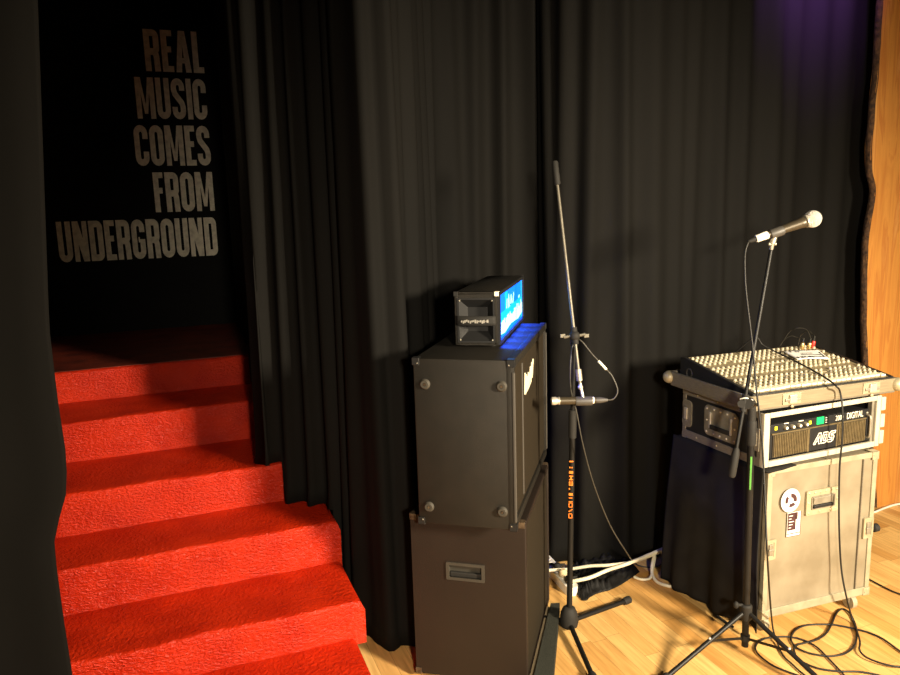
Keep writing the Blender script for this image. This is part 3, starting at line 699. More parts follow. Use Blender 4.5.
# outlined slanted letters A D S
def outline(pts, w=.0042):
    for a, b, c, d in stroke(pts, w): bt.prism([(v.x, v.y) for v in (a, b, c, d)], (.0054, .0065), fx)
ox, oz, lh = .262, AZ0+.030, .042
sh = lambda x, z: (ox+x+z*.35, oz+z)
for pts in ([(0,0),(.022,lh),(.033,lh),(.038,0),(.028,0),(.026,.012),(.016,.012),(.010,0),(0,0)], [(.018,.018),(.025,.018),(.026,.030),(.018,.018)]): outline([sh(x-z*.2, z) for x, z in pts], .0032)
for pts in ([(.038,0),(.038,lh),(.060,lh),(.068,lh*.8),(.068,lh*.2),(.060,0),(.038,0)], [(.047,.009),(.047,lh-.009),(.058,lh-.009),(.058,.009),(.047,.009)]): outline([sh(x, z) for x, z in pts], .0032)
for pts in ([(.072,0),(.094,0),(.100,.006),(.100,.020),(.094,.026),(.082,.026),(.082,.033),(.100,.033),(.100,lh),(.078,lh),(.072,.036),(.072,.022),(.078,.017),(.091,.017),(.091,.009),(.072,.009),(.072,0)],): outline([sh(x, z) for x, z in pts], .0032)
bt.build('badge_letters', 'silverprint', bd)['label'] = 'outlined silver letters ADS'
for k in range(4):
    x_ = .122+k*.034
    kk = MB(); kk.lathe([(.0085, 0), (.008, .009), (.0065, .012)], (x_, .002, AZ0+.117), (0, -1, 0), 14); kb = kk.build('gain_knob', 'greycap', amp, smooth=True)
    MB().lathe([(.0052, 0), (.0052, .002)], (x_, -.0095, AZ0+.117), (0, -1, 0), 12).build('knob_cap', 'tape', kb)
ds = MB().box((.282, -.001, AZ0+.106), (.318, .004, AZ0+.134), .001).build('display', 'led_green', amp); ds['label'] = 'lit green display'
ly = MB()
for x_ in (.078, .248): MB().box((x_-.006, -.001, AZ0+.112), (x_+.006, .004, AZ0+.126), .001).build('signal_lamp', 'led_yellow', amp)
pm = MB()
for x_, w_ in ((.118, .022), (.19, .024)): pm.box((x_, .0008, AZ0+.1305), (x_+w_, .003, AZ0+.1335))
for k in range(3): pm.box((.328, .0008, AZ0+.108+k*.009), (.336, .003, AZ0+.110+k*.009))
pm.build('panel_marks', 'silverprint', amp)
text_bm('2000', .028, lambda x, y, z: Vector((.402+x*.78, .0015-z, AZ0+.117+y)), extrude=.001).build('printed_text', 'silverprint', amp)
text_bm('DIGITAL', .036, lambda x, y, z: Vector((.484+x*.66, .0015-z, AZ0+.118+y)), extrude=.001).build('printed_text', 'silverprint', amp)
for x_ in (.044, .552):
    for z_ in (AZ0+.018, AZ0+.118): MB().sphere((x_, .002, z_), .005, 8, (1,.6,1)).build('rack_screw', 'steel', amp)
gh = MB(); gh.tube([(.548, .002, AZ0+.02), (.548, -.016, AZ0+.026), (.548, -.018, AZ0+.066), (.548, -.016, AZ0+.106), (.548, .002, AZ0+.112)], .0045); gh.build('front_handle', 'steel', amp, smooth='all')

# ------------------------------------------------------------------ mixer tray (case base) and mixer
TZ = RZ+RH
tray = thing('mixer_tray', 'aluminium-banded case base with ball corners carrying the mixing desk, on the rack case', 'flight case', (1.960, 2.030, TZ), -.047)
TW, TD, TH_ = .72, .505, .069
MB().box((.070, .045, 0), (TW-.075, TD-.04, .018)).build('tray_bottom', 'black', tray)
bd_ = MB(); z0, z1 = .016, TH_
bd_.box((.008, 0, z0), (TW-.008, .012, z1), .003); bd_.build('front_band', 'band', tray)
for x0_, x1_ in ((0, .012), (TW-.012, TW)): MB().box((x0_, .010, z0), (x1_, TD-.01, z1), .003).build('side_band', 'alu_dark', tray)
MB().box((.008, TD-.012, z0), (TW-.008, TD, z1), .003).build('rear_band', 'alu_dark', tray)
MB().box((.010, .010, z0), (TW-.010, TD-.010, z0+.010)).build('tray_floor', 'black', tray)
MB().box((.004, .012, z0-.008), (.016, TD-.012, z0+.004), .002).box((.012, .004, z0-.006), (TW-.012, .016, z0+.002), .002).build('lower_lip', 'alu_dark', tray)
for x_ in (.004, TW-.004):
    for y_ in (.004, TD-.004):
        MB().sphere((x_, y_, (z0+z1)/2), .029, 16, (1, 1, .95)).build('ball_corner', 'alu', tray, smooth='all')
for xa in (.145, .535):
    l = MB(); l.box((xa, -.004, z0+.006), (xa+.085, 0, z1-.004), .0015); lo_ = l.build('latch', 'alu', tray)
    MB().box((xa+.026, -.013, z0+.012), (xa+.060, -.004, z1-.008), .003).build('latch_key', 'chrome', lo_)
    MB().box((xa+.008, -.010, z0+.018), (xa+.078, -.003, z0+.030), .003).build('latch_hook', 'steel', lo_)
    MB().sphere((xa+.043, -.005, z0-.001), .008, 10, (1, .6, .8)).build('latch_tab', 'alu', lo_)

MZ = TZ+z0+.010
mix = thing('mixing_desk', 'cream and black audio mixing desk covered in rows of knobs, sitting in the aluminium-banded tray', 'mixer', (1.960, 2.030, MZ), -.047)
MX0, MX1, MY0, MY1 = .020, .700, .014, .440
ZF, ZBk = .046, .108                              # top surface front / back above MZ
def mz(y): return ZF+(ZBk-ZF)*(y-MY0)/(MY1-MY0)
def mp(x, y, d): 
    sl_ = math.atan2(ZBk-ZF, MY1-MY0); return Vector((x, y-d*math.sin(sl_), mz(y)+d*math.cos(sl_)))
NRM = (mp(0, .2, 1)-mp(0, .2, 0))
MB().prism([(MY0, 0), (MY1, 0), (MY1, ZBk-.004), (MY0, ZF-.004)], (MX0+.012, MX1-.012), lambda y, z, x: Vector((x, y, z))).build('chassis', 'black', mix)
for x0_ in (MX0-.002, MX1-.012):
    MB().prism([(MY0-.004, .0), (MY1+.006, .0), (MY1+.006, ZBk+.004), (MY1-.02, ZBk+.006), (MY0-.004, ZF+.003)], (x0_, x0_+.014), lambda y, z, x: Vector((x, y, z))).build('end_cheek', 'black', mix)
MB().ring([(.385+.020*math.cos(2*PI*k/18), .055+.020*math.sin(2*PI*k/18)) for k in range(18)], [(.385+.015*math.cos(2*PI*k/18), .055+.015*math.sin(2*PI*k/18)) for k in range(18)], (-.018, -.0155), sx).build('round_emblem', 'greyplastic', mix)
MB().box((MX0, MY0-.006, .012), (MX1, MY0+.008, ZF+.002), .003).build('front_rail', 'black', mix)
fpn = MB(); fpn.prism([(MX0+.012, MY0+.006), (MX1-.012, MY0+.006), (MX1-.012, MY1-.004), (MX0+.012, MY1-.004)], (-.004, .001), mp); fpn.build('face_plate', 'mixface', mix)
pb = MB()
for y_ in (MY0+.052, MY0+.118, MY0+.19, MY0+.262, MY0+.334): pb.prism([(MX0+.014, y_), (MX1-.014, y_), (MX1-.014, y_+.010), (MX0+.014, y_+.010)], (.001, .0016), mp)
pb.build('print_band', 'mixband', mix)
NC = 26; pitch = (MX1-MX0-.036)/NC
xs = [MX0+.018+pitch*(k+.5) for k in range(NC)]
def knob_bm(x, y, s=1):
    b = MB(); b.lathe([(.0078*s, 0), (.0075*s, .006), (.0055*s, .013), (.0035*s, .0135)], mp(x, y, .001), NRM, 10); return b
fsrc = None
def copy_to(src, name, p, parent):
    o = src.copy(); o.name = name; COL.objects.link(o); o.parent = parent; o.location = p; return o
# faders: white caps in a row at the front
fb = MB(); fb.box((-.0112, -.011, 0), (.0112, .011, .008), .002); fsrc = fb.build('fader_cap', 'fader', mix)
tilt = -math.atan2(ZBk-ZF, MY1-MY0)
rnd = random.Random(4)
for k, x in enumerate(xs):
    p = mp(x, MY0+.026+rnd.uniform(-.003, .004), .001)
    o = fsrc if k == 0 else copy_to(fsrc, 'fader_cap', p, mix)
    o.location = p; o.rotation_euler = (-tilt, 0, 0)
rowy = [MY0+.056+.0262*k for k in range(14)]
SKIP = (4, 9)
kb = MB(); kb.lathe([(.0066, 0), (.0062, .005), (.0046, .0095), (.0030, .0100)], (0, 0, 0), (0, 0, 1), 10); ksrc = kb.build('knob', 'cream', mix, smooth=True); first = True
kg = MB(); kg.lathe([(.0066, 0), (.0062, .005), (.0046, .0095), (.0030, .0100)], (0, 0, 0), (0, 0, 1), 10); gsrc = kg.build('knob', 'greycap', mix, smooth=True); firstg = True
rest = MB(); cnt = 0
for r_, y in enumerate(rowy):
    for k, x in enumerate(xs):
        if r_ in SKIP or rnd.random() < .04: continue
        p = mp(x, y, .001)
        if cnt < 78:
            grey = (r_ % 4 == 2 and k % 3 == 0)
            if grey:
                o = gsrc if firstg else copy_to(gsrc, 'knob', p, mix); firstg = False
            else:
                o = ksrc if first else copy_to(ksrc, 'knob', p, mix); first = False
            o.location = p; o.rotation_euler = (-tilt, 0, 0)
        else:
            rest.lathe([(.0066, 0), (.0062, .005), (.0046, .0095), (.0030, .0100)], p, NRM, 8)
        cnt += 1
rs = rest.build('knob_rows', 'cream', mix, smooth=True); rs['kind'] = 'stuff'

# white card with black printing lying on the mixer, jack plugs behind it
mloc = lambda v: mix.matrix_basis @ v
import mathutils
MW = Matrix.Translation(Vector((1.960, 2.030, MZ))) @ Matrix.Rotation(-.047, 4, 'Z')
def mw(x, y, d): return MW @ mp(x, y, d)
def on_mix(px, py, d=.001):
    n_ = MW.to_3x3() @ Vector(NRM); r = ray(px, py); return EYE + r*((mw(.3, .2, d)-EYE).dot(n_)/r.dot(n_))
def mix_xy(px, py, d=.001):
    p = MW.inverted() @ on_mix(px, py, d); return p.x, p.y
cb = MB()
C00, C10, C11, C01 = [Vector(on_mix(x, y, .016)) for x, y in ((798, 359.5), (829, 358.5), (817, 349.5), (783, 351))]
def cardf(u, v):
    a = C00.lerp(C10, u); b = C01.lerp(C11, u); return a.lerp(b, v)+Vector((0, 0, .003*math.sin(u*4)*(1-v)))
cb.grid(cardf, 12, 8)
card0 = cardf(.5, .5)
for v in cb.bm.verts: v.co -= card0
card = thing('printed_card', 'white card with black printed marks lying on the knobs of the mixing desk', 'card', card0)
cb.build('card_sheet', 'paper', card, smooth='all', solid=.003)
cm = MB()
for (u0, u1, v0, v1) in [(.04+.12*k, .10+.12*k+.03*(k % 2), .06, .22) for k in range(5)] + [(.3,.9,.40,.46), (.35,.7,.56,.60), (.1,.16,.75,.85), (.25,.38,.74,.82), (.62,.97,.18,.24), (.92,.96,.2,.7)]:
    q = [cardf(a, b)-card0 for a, b in ((u0, v0), (u1, v0), (u1, v1), (u0, v1))]; n_ = Vector(NRM)*.0026
    vs = [cm.bm.verts.new(v+n_) for v in q]; cm.bm.faces.new(vs); vs2 = [cm.bm.verts.new(v+n_*.4) for v in q]; cm.bm.faces.new(vs2[::-1])
    for k in range(4): cm.bm.faces.new((vs[k], vs2[k], vs2[(k+1)%4], vs[(k+1)%4]))
cm.build('printed_marks', 'black', card)

dpl = depth_of(on_mix(808, 349))
def at_p(x, y, back): return at_depth(x, y, dpl+back)
plugs = [(801.5, 350, 'brass', 'brass jack plug leftmost behind the white card, thin cable arching low', [at_p(797, 337.5, .0), at_p(791, 336, .02), at_p(784, 340, .05), at_p(778, 348, .09)]),
         (808.5, 350, 'brass', 'brass jack plug with the highest cable loop, beside the red plug on the mixing desk', [at_p(807.5, 331, .0), at_p(803, 328.3, .02), at_p(796, 328.5, .04), at_p(789, 332.5, .08), at_p(780, 346, .12)]),
         (812.5, 348, 'redplug', 'small red jack plug at the right of the brass plugs on the mixing desk', [at_p(812, 334, .03), at_p(808, 331, .06), at_p(801, 335, .10), at_p(798, 345, .13)])]
for px_, py_, m_, lab, ctl in plugs:
    base = on_mix(px_, py_, .0015); ctl = [c-base for c in ctl]
    pg = thing('jack_plug', lab, 'plug', base, 0, 'jack plugs in the mixing desk')
    nrm = Vector(NRM).normalized()
    hb_ = MB(); hb_.lathe([(.0075, 0), (.0085, .003), (.0085, .030), (.006, .034)], (0,0,0), nrm, 12); hb_.build('plug_body', m_, pg, smooth=True)
    bs = MB(); bs.lathe([(.0055, 0), (.0035, .022)], nrm*.033, nrm, 10); bs.build('strain_relief', 'rubber', pg, smooth=True)
    t0 = nrm*.054
    cbm = MB(); cbm.tube([t0-nrm*.006, t0] + [Vector(c) for c in ctl], .0022, 6); cbm.build('thin_cable', 'greycable', pg, smooth='all')

# ------------------------------------------------------------------ left boom stand
B1 = on_z(569, 630); B1.z = 0
ls = thing('microphone_stand', 'black boom stand with orange lettering next to the speaker stack, boom pointing straight up', 'microphone stand', B1, 0, 'microphone stands')
rel = lambda p: Vector(p)-B1
clutch = on_vert(574, 336, B1); 
polex = lambda z: Vector((clutch.x*(z/clutch.z)+B1.x*(1-z/clutch.z), clutch.y*(z/clutch.z)+B1.y*(1-z/clutch.z), z))
mb = MB(); mb.lathe([(.020, .012), (.034, .022), (.038, .040), (.034, .075), (.024, .098), (.016, .104)], (0,0,0), (0,0,1), 24); mb.build('base_hub', 'rubber', ls, smooth=True)
feet = [on_z(628, 601, .012)-B1, on_z(603, 700, .012)-B1]
f3 = -(feet[0].normalized()+feet[1].normalized()); f3.z = 0; f3 = f3.normalized()*feet[0].length; f3.z = .012; feet[1] = feet[1].normalized()*feet[0].length; feet[1].z = .012
feet.append(f3)
for f_ in feet:
    dn = f_.normalized(); l = MB(); l.cyl(dn*.030+Vector((0,0,.034)), f_+Vector((0,0,.004)), .0095, n=14); lg_ = l.build('leg', 'blackmetal', ls, smooth=True)
    e_ = MB(); e_.lathe([(.012, 0), (.016, .004), (.016, .030), (.013, .040)], f_+Vector((0,0,.004))+dn*.012, -dn+Vector((0,0,.06)), 14); e_.build('rubber_foot', 'rubber', lg_, smooth=True)
zj = on_vert(571, 425, B1).z
MB().cyl(rel(polex(.09)), rel(polex(zj)), .0115).build('lower_pole', 'blackmetal', ls, smooth=True)
MB().cyl(rel(polex(zj-.05)), rel(polex(zj+.06)), .0155).build('height_clutch', 'rubber', ls, smooth=True)
MB().cyl(rel(polex(zj+.05)), rel(clutch), .0085).build('upper_pole', 'blackmetal', ls, smooth=True)
d1 = depth_of(clutch)
tip = at_depth(555, 164, d1-.02); end = at_depth(580, 384, d1-.045)
bdir = (end-tip).normalized(); cpt = tip+bdir*((clutch-tip).dot(bdir))
mb = MB(); mb.sphere(rel(cpt), .020, 14); mb.cyl(rel(cpt), rel(clutch)-Vector((0,0,.03)), .014); mb.cyl(rel(cpt)-bdir*.032, rel(cpt)+bdir*.032, .0125); jn = mb.build('boom_joint', 'rubber', ls, smooth=True)
for s_ in (-1, 1):
    MB().cyl(rel(cpt)+RT*.012*s_, rel(cpt)+RT*.040*s_+Vector((0,0,.006*s_)), .006, n=10).box((-.011, -.003, -.007), (.011, .003, .007), .002, T=rel(cpt)+RT*.044*s_).build('wing_screw', 'rod', jn)
bo = MB().cyl(rel(tip), rel(end), .0062).build('boom_rod', 'rod', ls, smooth=True); bo['label'] = 'bare steel boom rod'
gp = MB(); gp.lathe([(.0105, 0), (.0125, .006), (.0125, .085), (.010, .090)], rel(tip)-bdir*.01, bdir, 14); gp.build('counterweight_grip', 'rubber', ls, smooth=True)
so = MB(); so.cyl(rel(end)-bdir*.055, rel(end)-bdir*.012, .0115); so.build('boom_socket', 'steel', ls, smooth=True)
# lettering strip up the pole
lt = MB(); rnd = random.Random(8); za = on_vert(569.5, 517, B1).z; zb_ = on_vert(570.5, 457, B1).z; z = za; camd = (EYE-polex(.6)); camd.z = 0; camd.normalize(); camr = Vector((camd.y, -camd.x, 0))*-1
k = 0
pat = ['O','/','O','U','I','.','E','N','I',':','V']
hcell = (zb_-za)/len(pat)
for ch in pat:
    base_ = rel(polex(z))+camd*.0118+camr*(-.002)
    def lf(a, b, d, base_=base_): return base_+camr*a+Vector((0,0,b))+camd*d
    W_ = .0075
    segs = {'O': [(-W_,0,W_,.003),(-W_,.017,W_,.020),(-W_,0,-W_+.003,.02),(W_-.003,0,W_,.02)], '/': [(-W_,.004,-.002,.008),(-.002,.008,.003,.012),(.003,.012,W_,.016)], 'U': [(-W_,0,W_,.003),(-W_,.015,W_,.018)], 'I': [(-W_,.004,W_,.014)], '.': [(-W_,.006,-W_+.004,.012)], 'E': [(-W_,0,W_,.004),(-W_,.004,-W_+.004,.018),(-.001,.004,.002,.018),(W_-.003,.004,W_,.018)], 'N': [(-W_,0,W_,.004),(-W_,.014,W_,.018),(-.003,.004,.003,.014)], ':': [(-W_,.004,-.003,.009),(.001,.004,W_-.002,.009)], 'V': [(-W_,.006,W_,.011)]}[ch]
    for (a0, b0, a1, b1) in segs: lt.prism([(a0, b0*hcell/.022), (a1, b0*hcell/.022), (a1, b1*hcell/.022), (a0, b1*hcell/.022)], (-.002, .0012), lf)
    z += hcell
lt.build('orange_lettering', 'orange', ls)['label'] = 'orange lettering running up the pole'

# instrument microphone hanging from the boom
mc = at_depth(583, 401, d1-.045)
ma, mbk = at_depth(551, 401, d1-.045), at_depth(606, 400, d1-.045); ax = (mbk-ma).normalized(); ML = (mbk-ma).length
cl = MB(); cl.cyl(rel(end)-bdir*.006, rel(mc)+Vector((0,0,.012)), .006); cl.sphere(rel(end)+bdir*.012, .010, 10); cl.build('swivel_adapter', 'chrome', ls, smooth=True)
cl = MB(); cl.lathe([(.0165, -.028), (.0175, -.024), (.0175, .030), (.0165, .034)], rel(mc), ax, 18); cl.build('microphone_clip', 'greyplastic', ls, smooth=True)
m1 = thing('microphone', 'small grey instrument microphone held level in the boom stand beside the speaker stack', 'microphone', mc, 0, 'microphones')
o0 = ma-mc
b_ = MB(); b_.lathe([(.010, .026), (.0145, .030), (.0145, .085), (.0125, .115), (.012, ML*.82)], o0, ax, 18); b_.build('body', 'micbody', m1, smooth=True)
g_ = MB(); g_.lathe([(.009, 0), (.0150, .003), (.0155, .016), (.0135, .021), (.0125, .030)], o0, ax, 18); g_.build('grille_head', 'chrome', m1, smooth=True)
c_ = MB(); c_.lathe([(.0152, .028), (.0152, .032)], o0, ax, 18); c_.build('ring_band', 'chrome', m1, smooth=True)
t_ = MB(); t_.lathe([(.0128, ML*.64), (.0128, ML*.78)], o0, ax, 18); t_.build('white_tape', 'tape', m1, smooth=True)
x_ = MB(); x_.lathe([(.0115, ML*.78), (.0115, ML*.9), (.006, ML*1.03)], o0, ax, 14); x_.build('cable_plug', 'greyplastic', m1, smooth=True)
# its cable: up round to the joint, down the pole, across to the curtain foot
dm = d1-.045
path = [mbk+ax*.004, at_depth(614, 398.5, dm), at_depth(617.5, 390, dm), at_depth(612, 376, dm), at_depth(604, 367, dm), at_depth(592, 354, dm), at_depth(580, 340, dm+.0), at_depth(573, 345, d1-.02), at_depth(570.5, 365, d1-.035), at_depth(571, 390, d1-.02), at_depth(576.5, 412, d1-.005), at_depth(583, 445, d1+.02), at_depth(594, 485, d1+.08), at_depth(610, 525, d1+.16), at_depth(627, 553, d1+.26)]
pz = on_z(640, 566, .008); path += [on_z(633, 561, .06), pz, on_z(655, 567, .006), on_z(668, 560, .006), on_z(676, 553, .006)]
c1 = MB().tube(path, .0028, 6).build('microphone_cable', 'greycable', None, smooth='all'); origin(c1, pz); tag(c1, 'thin dark cable from the small level microphone down to the curtain foot', 'cable', 'microphone cables')
tp = MB(); q = at_depth(604, 371, dm); q2 = at_depth(599, 363, dm)
pp_ = smooth_path(path, 8); i0 = min(range(len(pp_)), key=lambda i: (pp_[i]-at_depth(606, 369, dm)).length); 
tp.tube(pp_[i0:i0+7], .0050, 8, 0); t_ = tp.build('white_tape', 'tape', c1, smooth='all'); t_.data.transform(Matrix.Translation(-pz))

# ------------------------------------------------------------------ right tripod stand
B2 = on_z(745, 646, .025); B2.z = 0
rsd = thing('microphone_stand', 'black tripod boom stand in front of the flight case, carrying the silver-headed vocal microphone', 'microphone stand', B2, 0, 'microphone stands')
rel2 = lambda p: Vector(p)-B2
joint = on_vert(752, 404, B2)
def pole2(z): t = z/joint.z; return Vector((B2.x+(joint.x-B2.x)*t, B2.y+(joint.y-B2.y)*t, z))
MB().cyl(rel2(pole2(.025)), rel2(pole2(joint.z-.05)), .0125).build('lower_pole', 'blackmetal', rsd, smooth=True)
gz = on_vert(752, 425, B2).z
MB().lathe([(.0165, 0), (.018, .006), (.018, .085), (.0155, .092)], rel2(pole2(gz-.075)), (0, 0, 1), 18).build('grip_sleeve', 'rubber', rsd, smooth=True)
hz = on_vert(744, 612, B2).z
mb = MB(); mb.lathe([(.016, -.03), (.021, -.024), (.022, .028), (.017, .034)], rel2(pole2(hz)), (0, 0, 1), 18); hub = mb.build('leg_hub', 'rubber', rsd, smooth=True)
MB().cyl(rel2(pole2(hz+.03))-RT*.012, rel2(pole2(hz+.03))-RT*.035, .006).sphere(rel2(pole2(hz+.03))-RT*.038, .011, 10, (1,1,1.3)).build('hub_knob', 'rubber', hub, smooth=True)
lc = .05
MB().lathe([(.017, 0), (.017, .022)], rel2(pole2(lc)), (0,0,1), 16).build('brace_collar', 'rubber', rsd, smooth=True)
# legs
a0 = math.atan2((on_z(650, 690)-B2).y, (on_z(650, 690)-B2).x)
legR = .40
import itertools
def leg_dir(px, py):
    # floor direction so that the leg, from hub height to the floor at legR, passes the given picture point
    best = None
    for k in range(720):
        a = 2*PI*k/720; f_ = B2+Vector((math.cos(a)*legR, math.sin(a)*legR, .012)); h_ = pole2(hz)
        err = 9e9
        for t in (.5, .6, .7, .8, .9, 1):
            p = h_.lerp(f_, t); d = p-EYE; z_ = d.dot(F); X = d.dot(RT)/z_*FPX+450; Y = d.dot(DN)/z_*FPX+337.5
            err = min(err, (X-px)**2+(Y-py)**2)
        if best is None or err < best[0]: best = (err, a)
    return best[1]
aL = leg_dir(680, 666); aR = leg_dir(803, 664)
aB = math.atan2(-(math.sin(aL)+math.sin(aR)), -(math.cos(aL)+math.cos(aR)))
for a in (aL, aR, aB):
    d_ = Vector((math.cos(a), math.sin(a), 0)); h_ = rel2(pole2(hz))+d_*.020; f_ = d_*legR+Vector((0,0,.012))
    l = MB().cyl(h_, f_, .0088, n=12); lg_ = l.build('leg', 'blackmetal', rsd, smooth=True)
    MB().lathe([(.011, 0), (.014, .004), (.013, .035), (.011, .04)], f_+Vector((0,0,.002))+(f_-h_).normalized()*.012, (h_-f_), 12).build('rubber_foot', 'rubber', lg_, smooth=True)
    md_ = h_.lerp(f_, .42); s_ = rel2(pole2(lc+.011))+d_*.015
    br = MB().box((-.0012, -.005, 0), (.0012, .005, (md_-s_).length), R=(md_-s_).to_track_quat('Z', 'Y').to_matrix(), T=s_).build('brace', 'blackmetal', rsd)
    MB().sphere(md_+Vector((0,0,.009)), .0055, 8).build('pivot_rivet', 'chrome', lg_)
# boom
d2 = depth_of(joint)-.035
be, bt_ = at_depth(732, 474, d2), at_depth(771, 250, d2)
bd2 = (bt_-be).normalized()
rod = MB().cyl(rel2(be)+bd2*.02, rel2(bt_), .0066).build('boom_rod', 'blackmetal', rsd, smooth=True)
MB().lathe([(.009, 0), (.0135, .008), (.0135, .085), (.0095, .105)], rel2(be)-bd2*.012, bd2, 16).build('counterweight_grip', 'rubber', rsd, smooth=True)
jb = be+bd2*((joint-be).dot(bd2))
mb = MB(); mb.cyl(rel2(joint)+F*.02, rel2(jb)-F*.012, .022); mb.cyl(rel2(joint), rel2(pole2(joint.z-.07)), .0145); mb.cyl(rel2(jb)-bd2*.03, rel2(jb)+bd2*.03, .012); jn2 = mb.build('boom_joint', 'rubber', rsd, smooth=True)
MB().cyl(rel2(joint)-F*.014, rel2(joint)-F*.032+RT*.01, .007).build('joint_bolt', 'steel', jn2, smooth=True)
q = at_depth(742.5, 403, d2); MB().cyl(rel2(at_depth(741.5, 404, d2-.012)), rel2(at_depth(741.5, 404, d2+.012)), .0135).build('cable_clamp', 'rubber', rsd, smooth=True)
MB().tube([rel2(at_depth(740, 399, d2-.004)), rel2(at_depth(746, 398, d2-.016)), rel2(at_depth(753, 400, d2-.004))], .002, 6).build('cable_tie', 'white', rsd)
MB().box((-.003, -.0135, 0), (.003, -.011, .125), R=Matrix.Rotation(math.radians(-35), 3, 'Z'), T=rel2(pole2(gz-.240))).build('green_tape', 'green_tape', rsd)

# vocal microphone on the boom
ball = at_depth(812.5, 219, d2-.01); tail = at_depth(757, 238.5, d2-.01); vx = (ball-tail).normalized(); VL = (ball-tail).length
mcp = at_depth(776, 232.5, d2-.01)
cl = MB(); cl.lathe([(.0165, -.022), (.018, -.018), (.0175, .022), (.0165, .026)], rel2(mcp), vx, 18); clip = cl.build('microphone_clip', 'greyplastic', rsd, smooth=True)
cl = MB(); low_ = at_depth(772, 244, d2-.005); cl.cyl(rel2(mcp), rel2(low_), .0085, .011); cl.cyl(rel2(low_), rel2(bt_)+bd2*.002, .0075); cl.cyl(rel2(low_)-RT*.012, rel2(low_)+RT*.014, .006); cl.build('clip_swivel', 'steel', clip, smooth=True)
m2 = thing('microphone', 'vocal microphone with a round silver mesh head and white tape on the tripod boom stand', 'microphone', mcp, 0, 'microphones')
o0 = tail-mcp
MB().lathe([(.0118, VL*.14), (.0125, VL*.2), (.0185, VL*.78), (.0205, VL*.83), (.019, VL*.85)], o0, vx, 20).build('body', 'micbody', m2, smooth=True)
MB().lathe([(.0120, 0), (.0135, .004), (.0138, VL*.20), (.0128, VL*.21)], o0-vx*.004, vx, 18).build('white_tape', 'tape', m2, smooth=True)
gr = MB(); gr.lathe([(.018, VL*.845), (.0235, VL*.865), (.0235, VL*.885), (.02, VL*.89)], o0, vx, 24); gr.build('grille_band', 'steel', m2, smooth=True)
R_ = .0305; hb_ = MB(); pr_ = [(.021, VL*.875)]+[(R_*math.sin(t), VL-R_*math.cos(t)) for t in [PI*(.24+.76*k/12) for k in range(13)]]
hb_.lathe(pr_, o0, vx, 28); hb_.build('grille_head', 'silverball', m2, smooth='all')
MB().lathe([(.0055, -.034), (.009, -.014), (.0100, .004)], o0, vx, 14).build('cable_plug', 'rubber', m2, smooth=True)
p0 = tail-vx*.030; dd = d2-.02
path = [p0, at_depth(748, 243, dd), at_depth(745, 255, dd), at_depth(745.5, 285, dd), at_depth(750, 325, dd), at_depth(753, 350, dd), at_depth(756.5, 390, dd-.01), at_depth(762, 440, dd-.01), at_depth(765, 500, dd-.03), at_depth(767.5, 560, dd-.06), on_z(772, 622, .06), on_z(776.5, 640, .012), on_z(783, 655, .006), on_z(792, 664, .006), on_z(806, 676, .006), on_z(830, 690, .006)]
c2 = MB().tube(path, .0034, 7).build('microphone_cable', 'cable', None, smooth='all'); origin(c2, on_z(783, 655)); tag(c2, 'black cable dropping from the silver-headed vocal microphone past the rack onto the floor', 'cable', 'microphone cables')

# ------------------------------------------------------------------ cables on the right
def floor_pts(L, z=.006): return [on_z(x, y, z) for x, y in L]
zz = lambda x, y: (750+x/6, 580+y/6)
front_y = lambda px, py, Y: on_y(px, py, Y)
# mixer cable: over the mixer, down in front of the rack and case, away to the right
k1 = [on_mix(752, 339, .06)+Vector((-.05, .15, -.16)), on_mix(752, 339, .06), on_mix(763, 345, .04), on_mix(778, 353, .020), on_mix(795, 361, .018), on_mix(812, 370, .018), on_mix(828, 379.5, .018), on_mix(836.5, 386.5, .014)]
k1 += [on_y(840, 392, 1.990), on_y(842.5, 410, 1.975), on_y(842, 440, 1.965), on_y(839.5, 470, 1.965), on_y(839, 520, 1.962), on_y(841, 565, 1.958), on_y(845.5, 593, 1.94)]
k1 += [on_z(852, 618, .02)] + floor_pts([zz(640,300), zz(660,370), zz(657,418), zz(690,458), zz(760,490), zz(850,515), zz(930,522), (920, 668)], .012)
c3 = MB().tube(k1, .0036, 7).build('signal_cable', 'cable', None, smooth='all'); origin(c3, on_z(*zz(690,458))); tag(c3, 'black cable running over the mixing desk and down the front of the flight case', 'cable', 'cables around the flight case')
k2 = floor_pts([zz(960,470), zz(900,428), zz(800,355), zz(720,318), zz(650,298), zz(560,278), zz(480,267), zz(350,270), zz(280,295), zz(246,345), zz(268,395), zz(330,430), zz(420,452), zz(500,456), zz(580,436), zz(630,385), zz(640,300), zz(610,215), zz(575,180), zz(545,176), zz(515,205), zz(490,265), zz(455,322), zz(400,358), zz(330,378), zz(280,392), zz(265,425), zz(290,472), zz(350,508), zz(430,535), zz(540,548), zz(650,550), zz(750,566), zz(840,590)])
c4 = MB().tube(k2, .0036, 7).build('signal_cable', 'cable', None, smooth='all'); origin(c4, on_z(*zz(420,452))); tag(c4, 'black cable coiled in wide loops on the floor in front of the flight case', 'cable', 'cables around the flight case')
k3 = floor_pts([zz(600,610), zz(560,565), zz(480,480), zz(400,402), zz(320,360), zz(240,342), zz(160,342), zz(90,352), zz(45,378), zz(33,415), zz(60,455), zz(130,508), zz(200,540), zz(290,572), zz(400,600)])
c5 = MB().tube(k3, .0034, 7).build('signal_cable', 'cable', None, smooth='all'); origin(c5, on_z(*zz(33,415))); tag(c5, 'black cable in a single open loop on the floor by the tripod leg', 'cable', 'cables around the flight case')
k4 = floor_pts([(858,572), (868,578.5), (880,585), (892,591), (905,596), (930,606)])
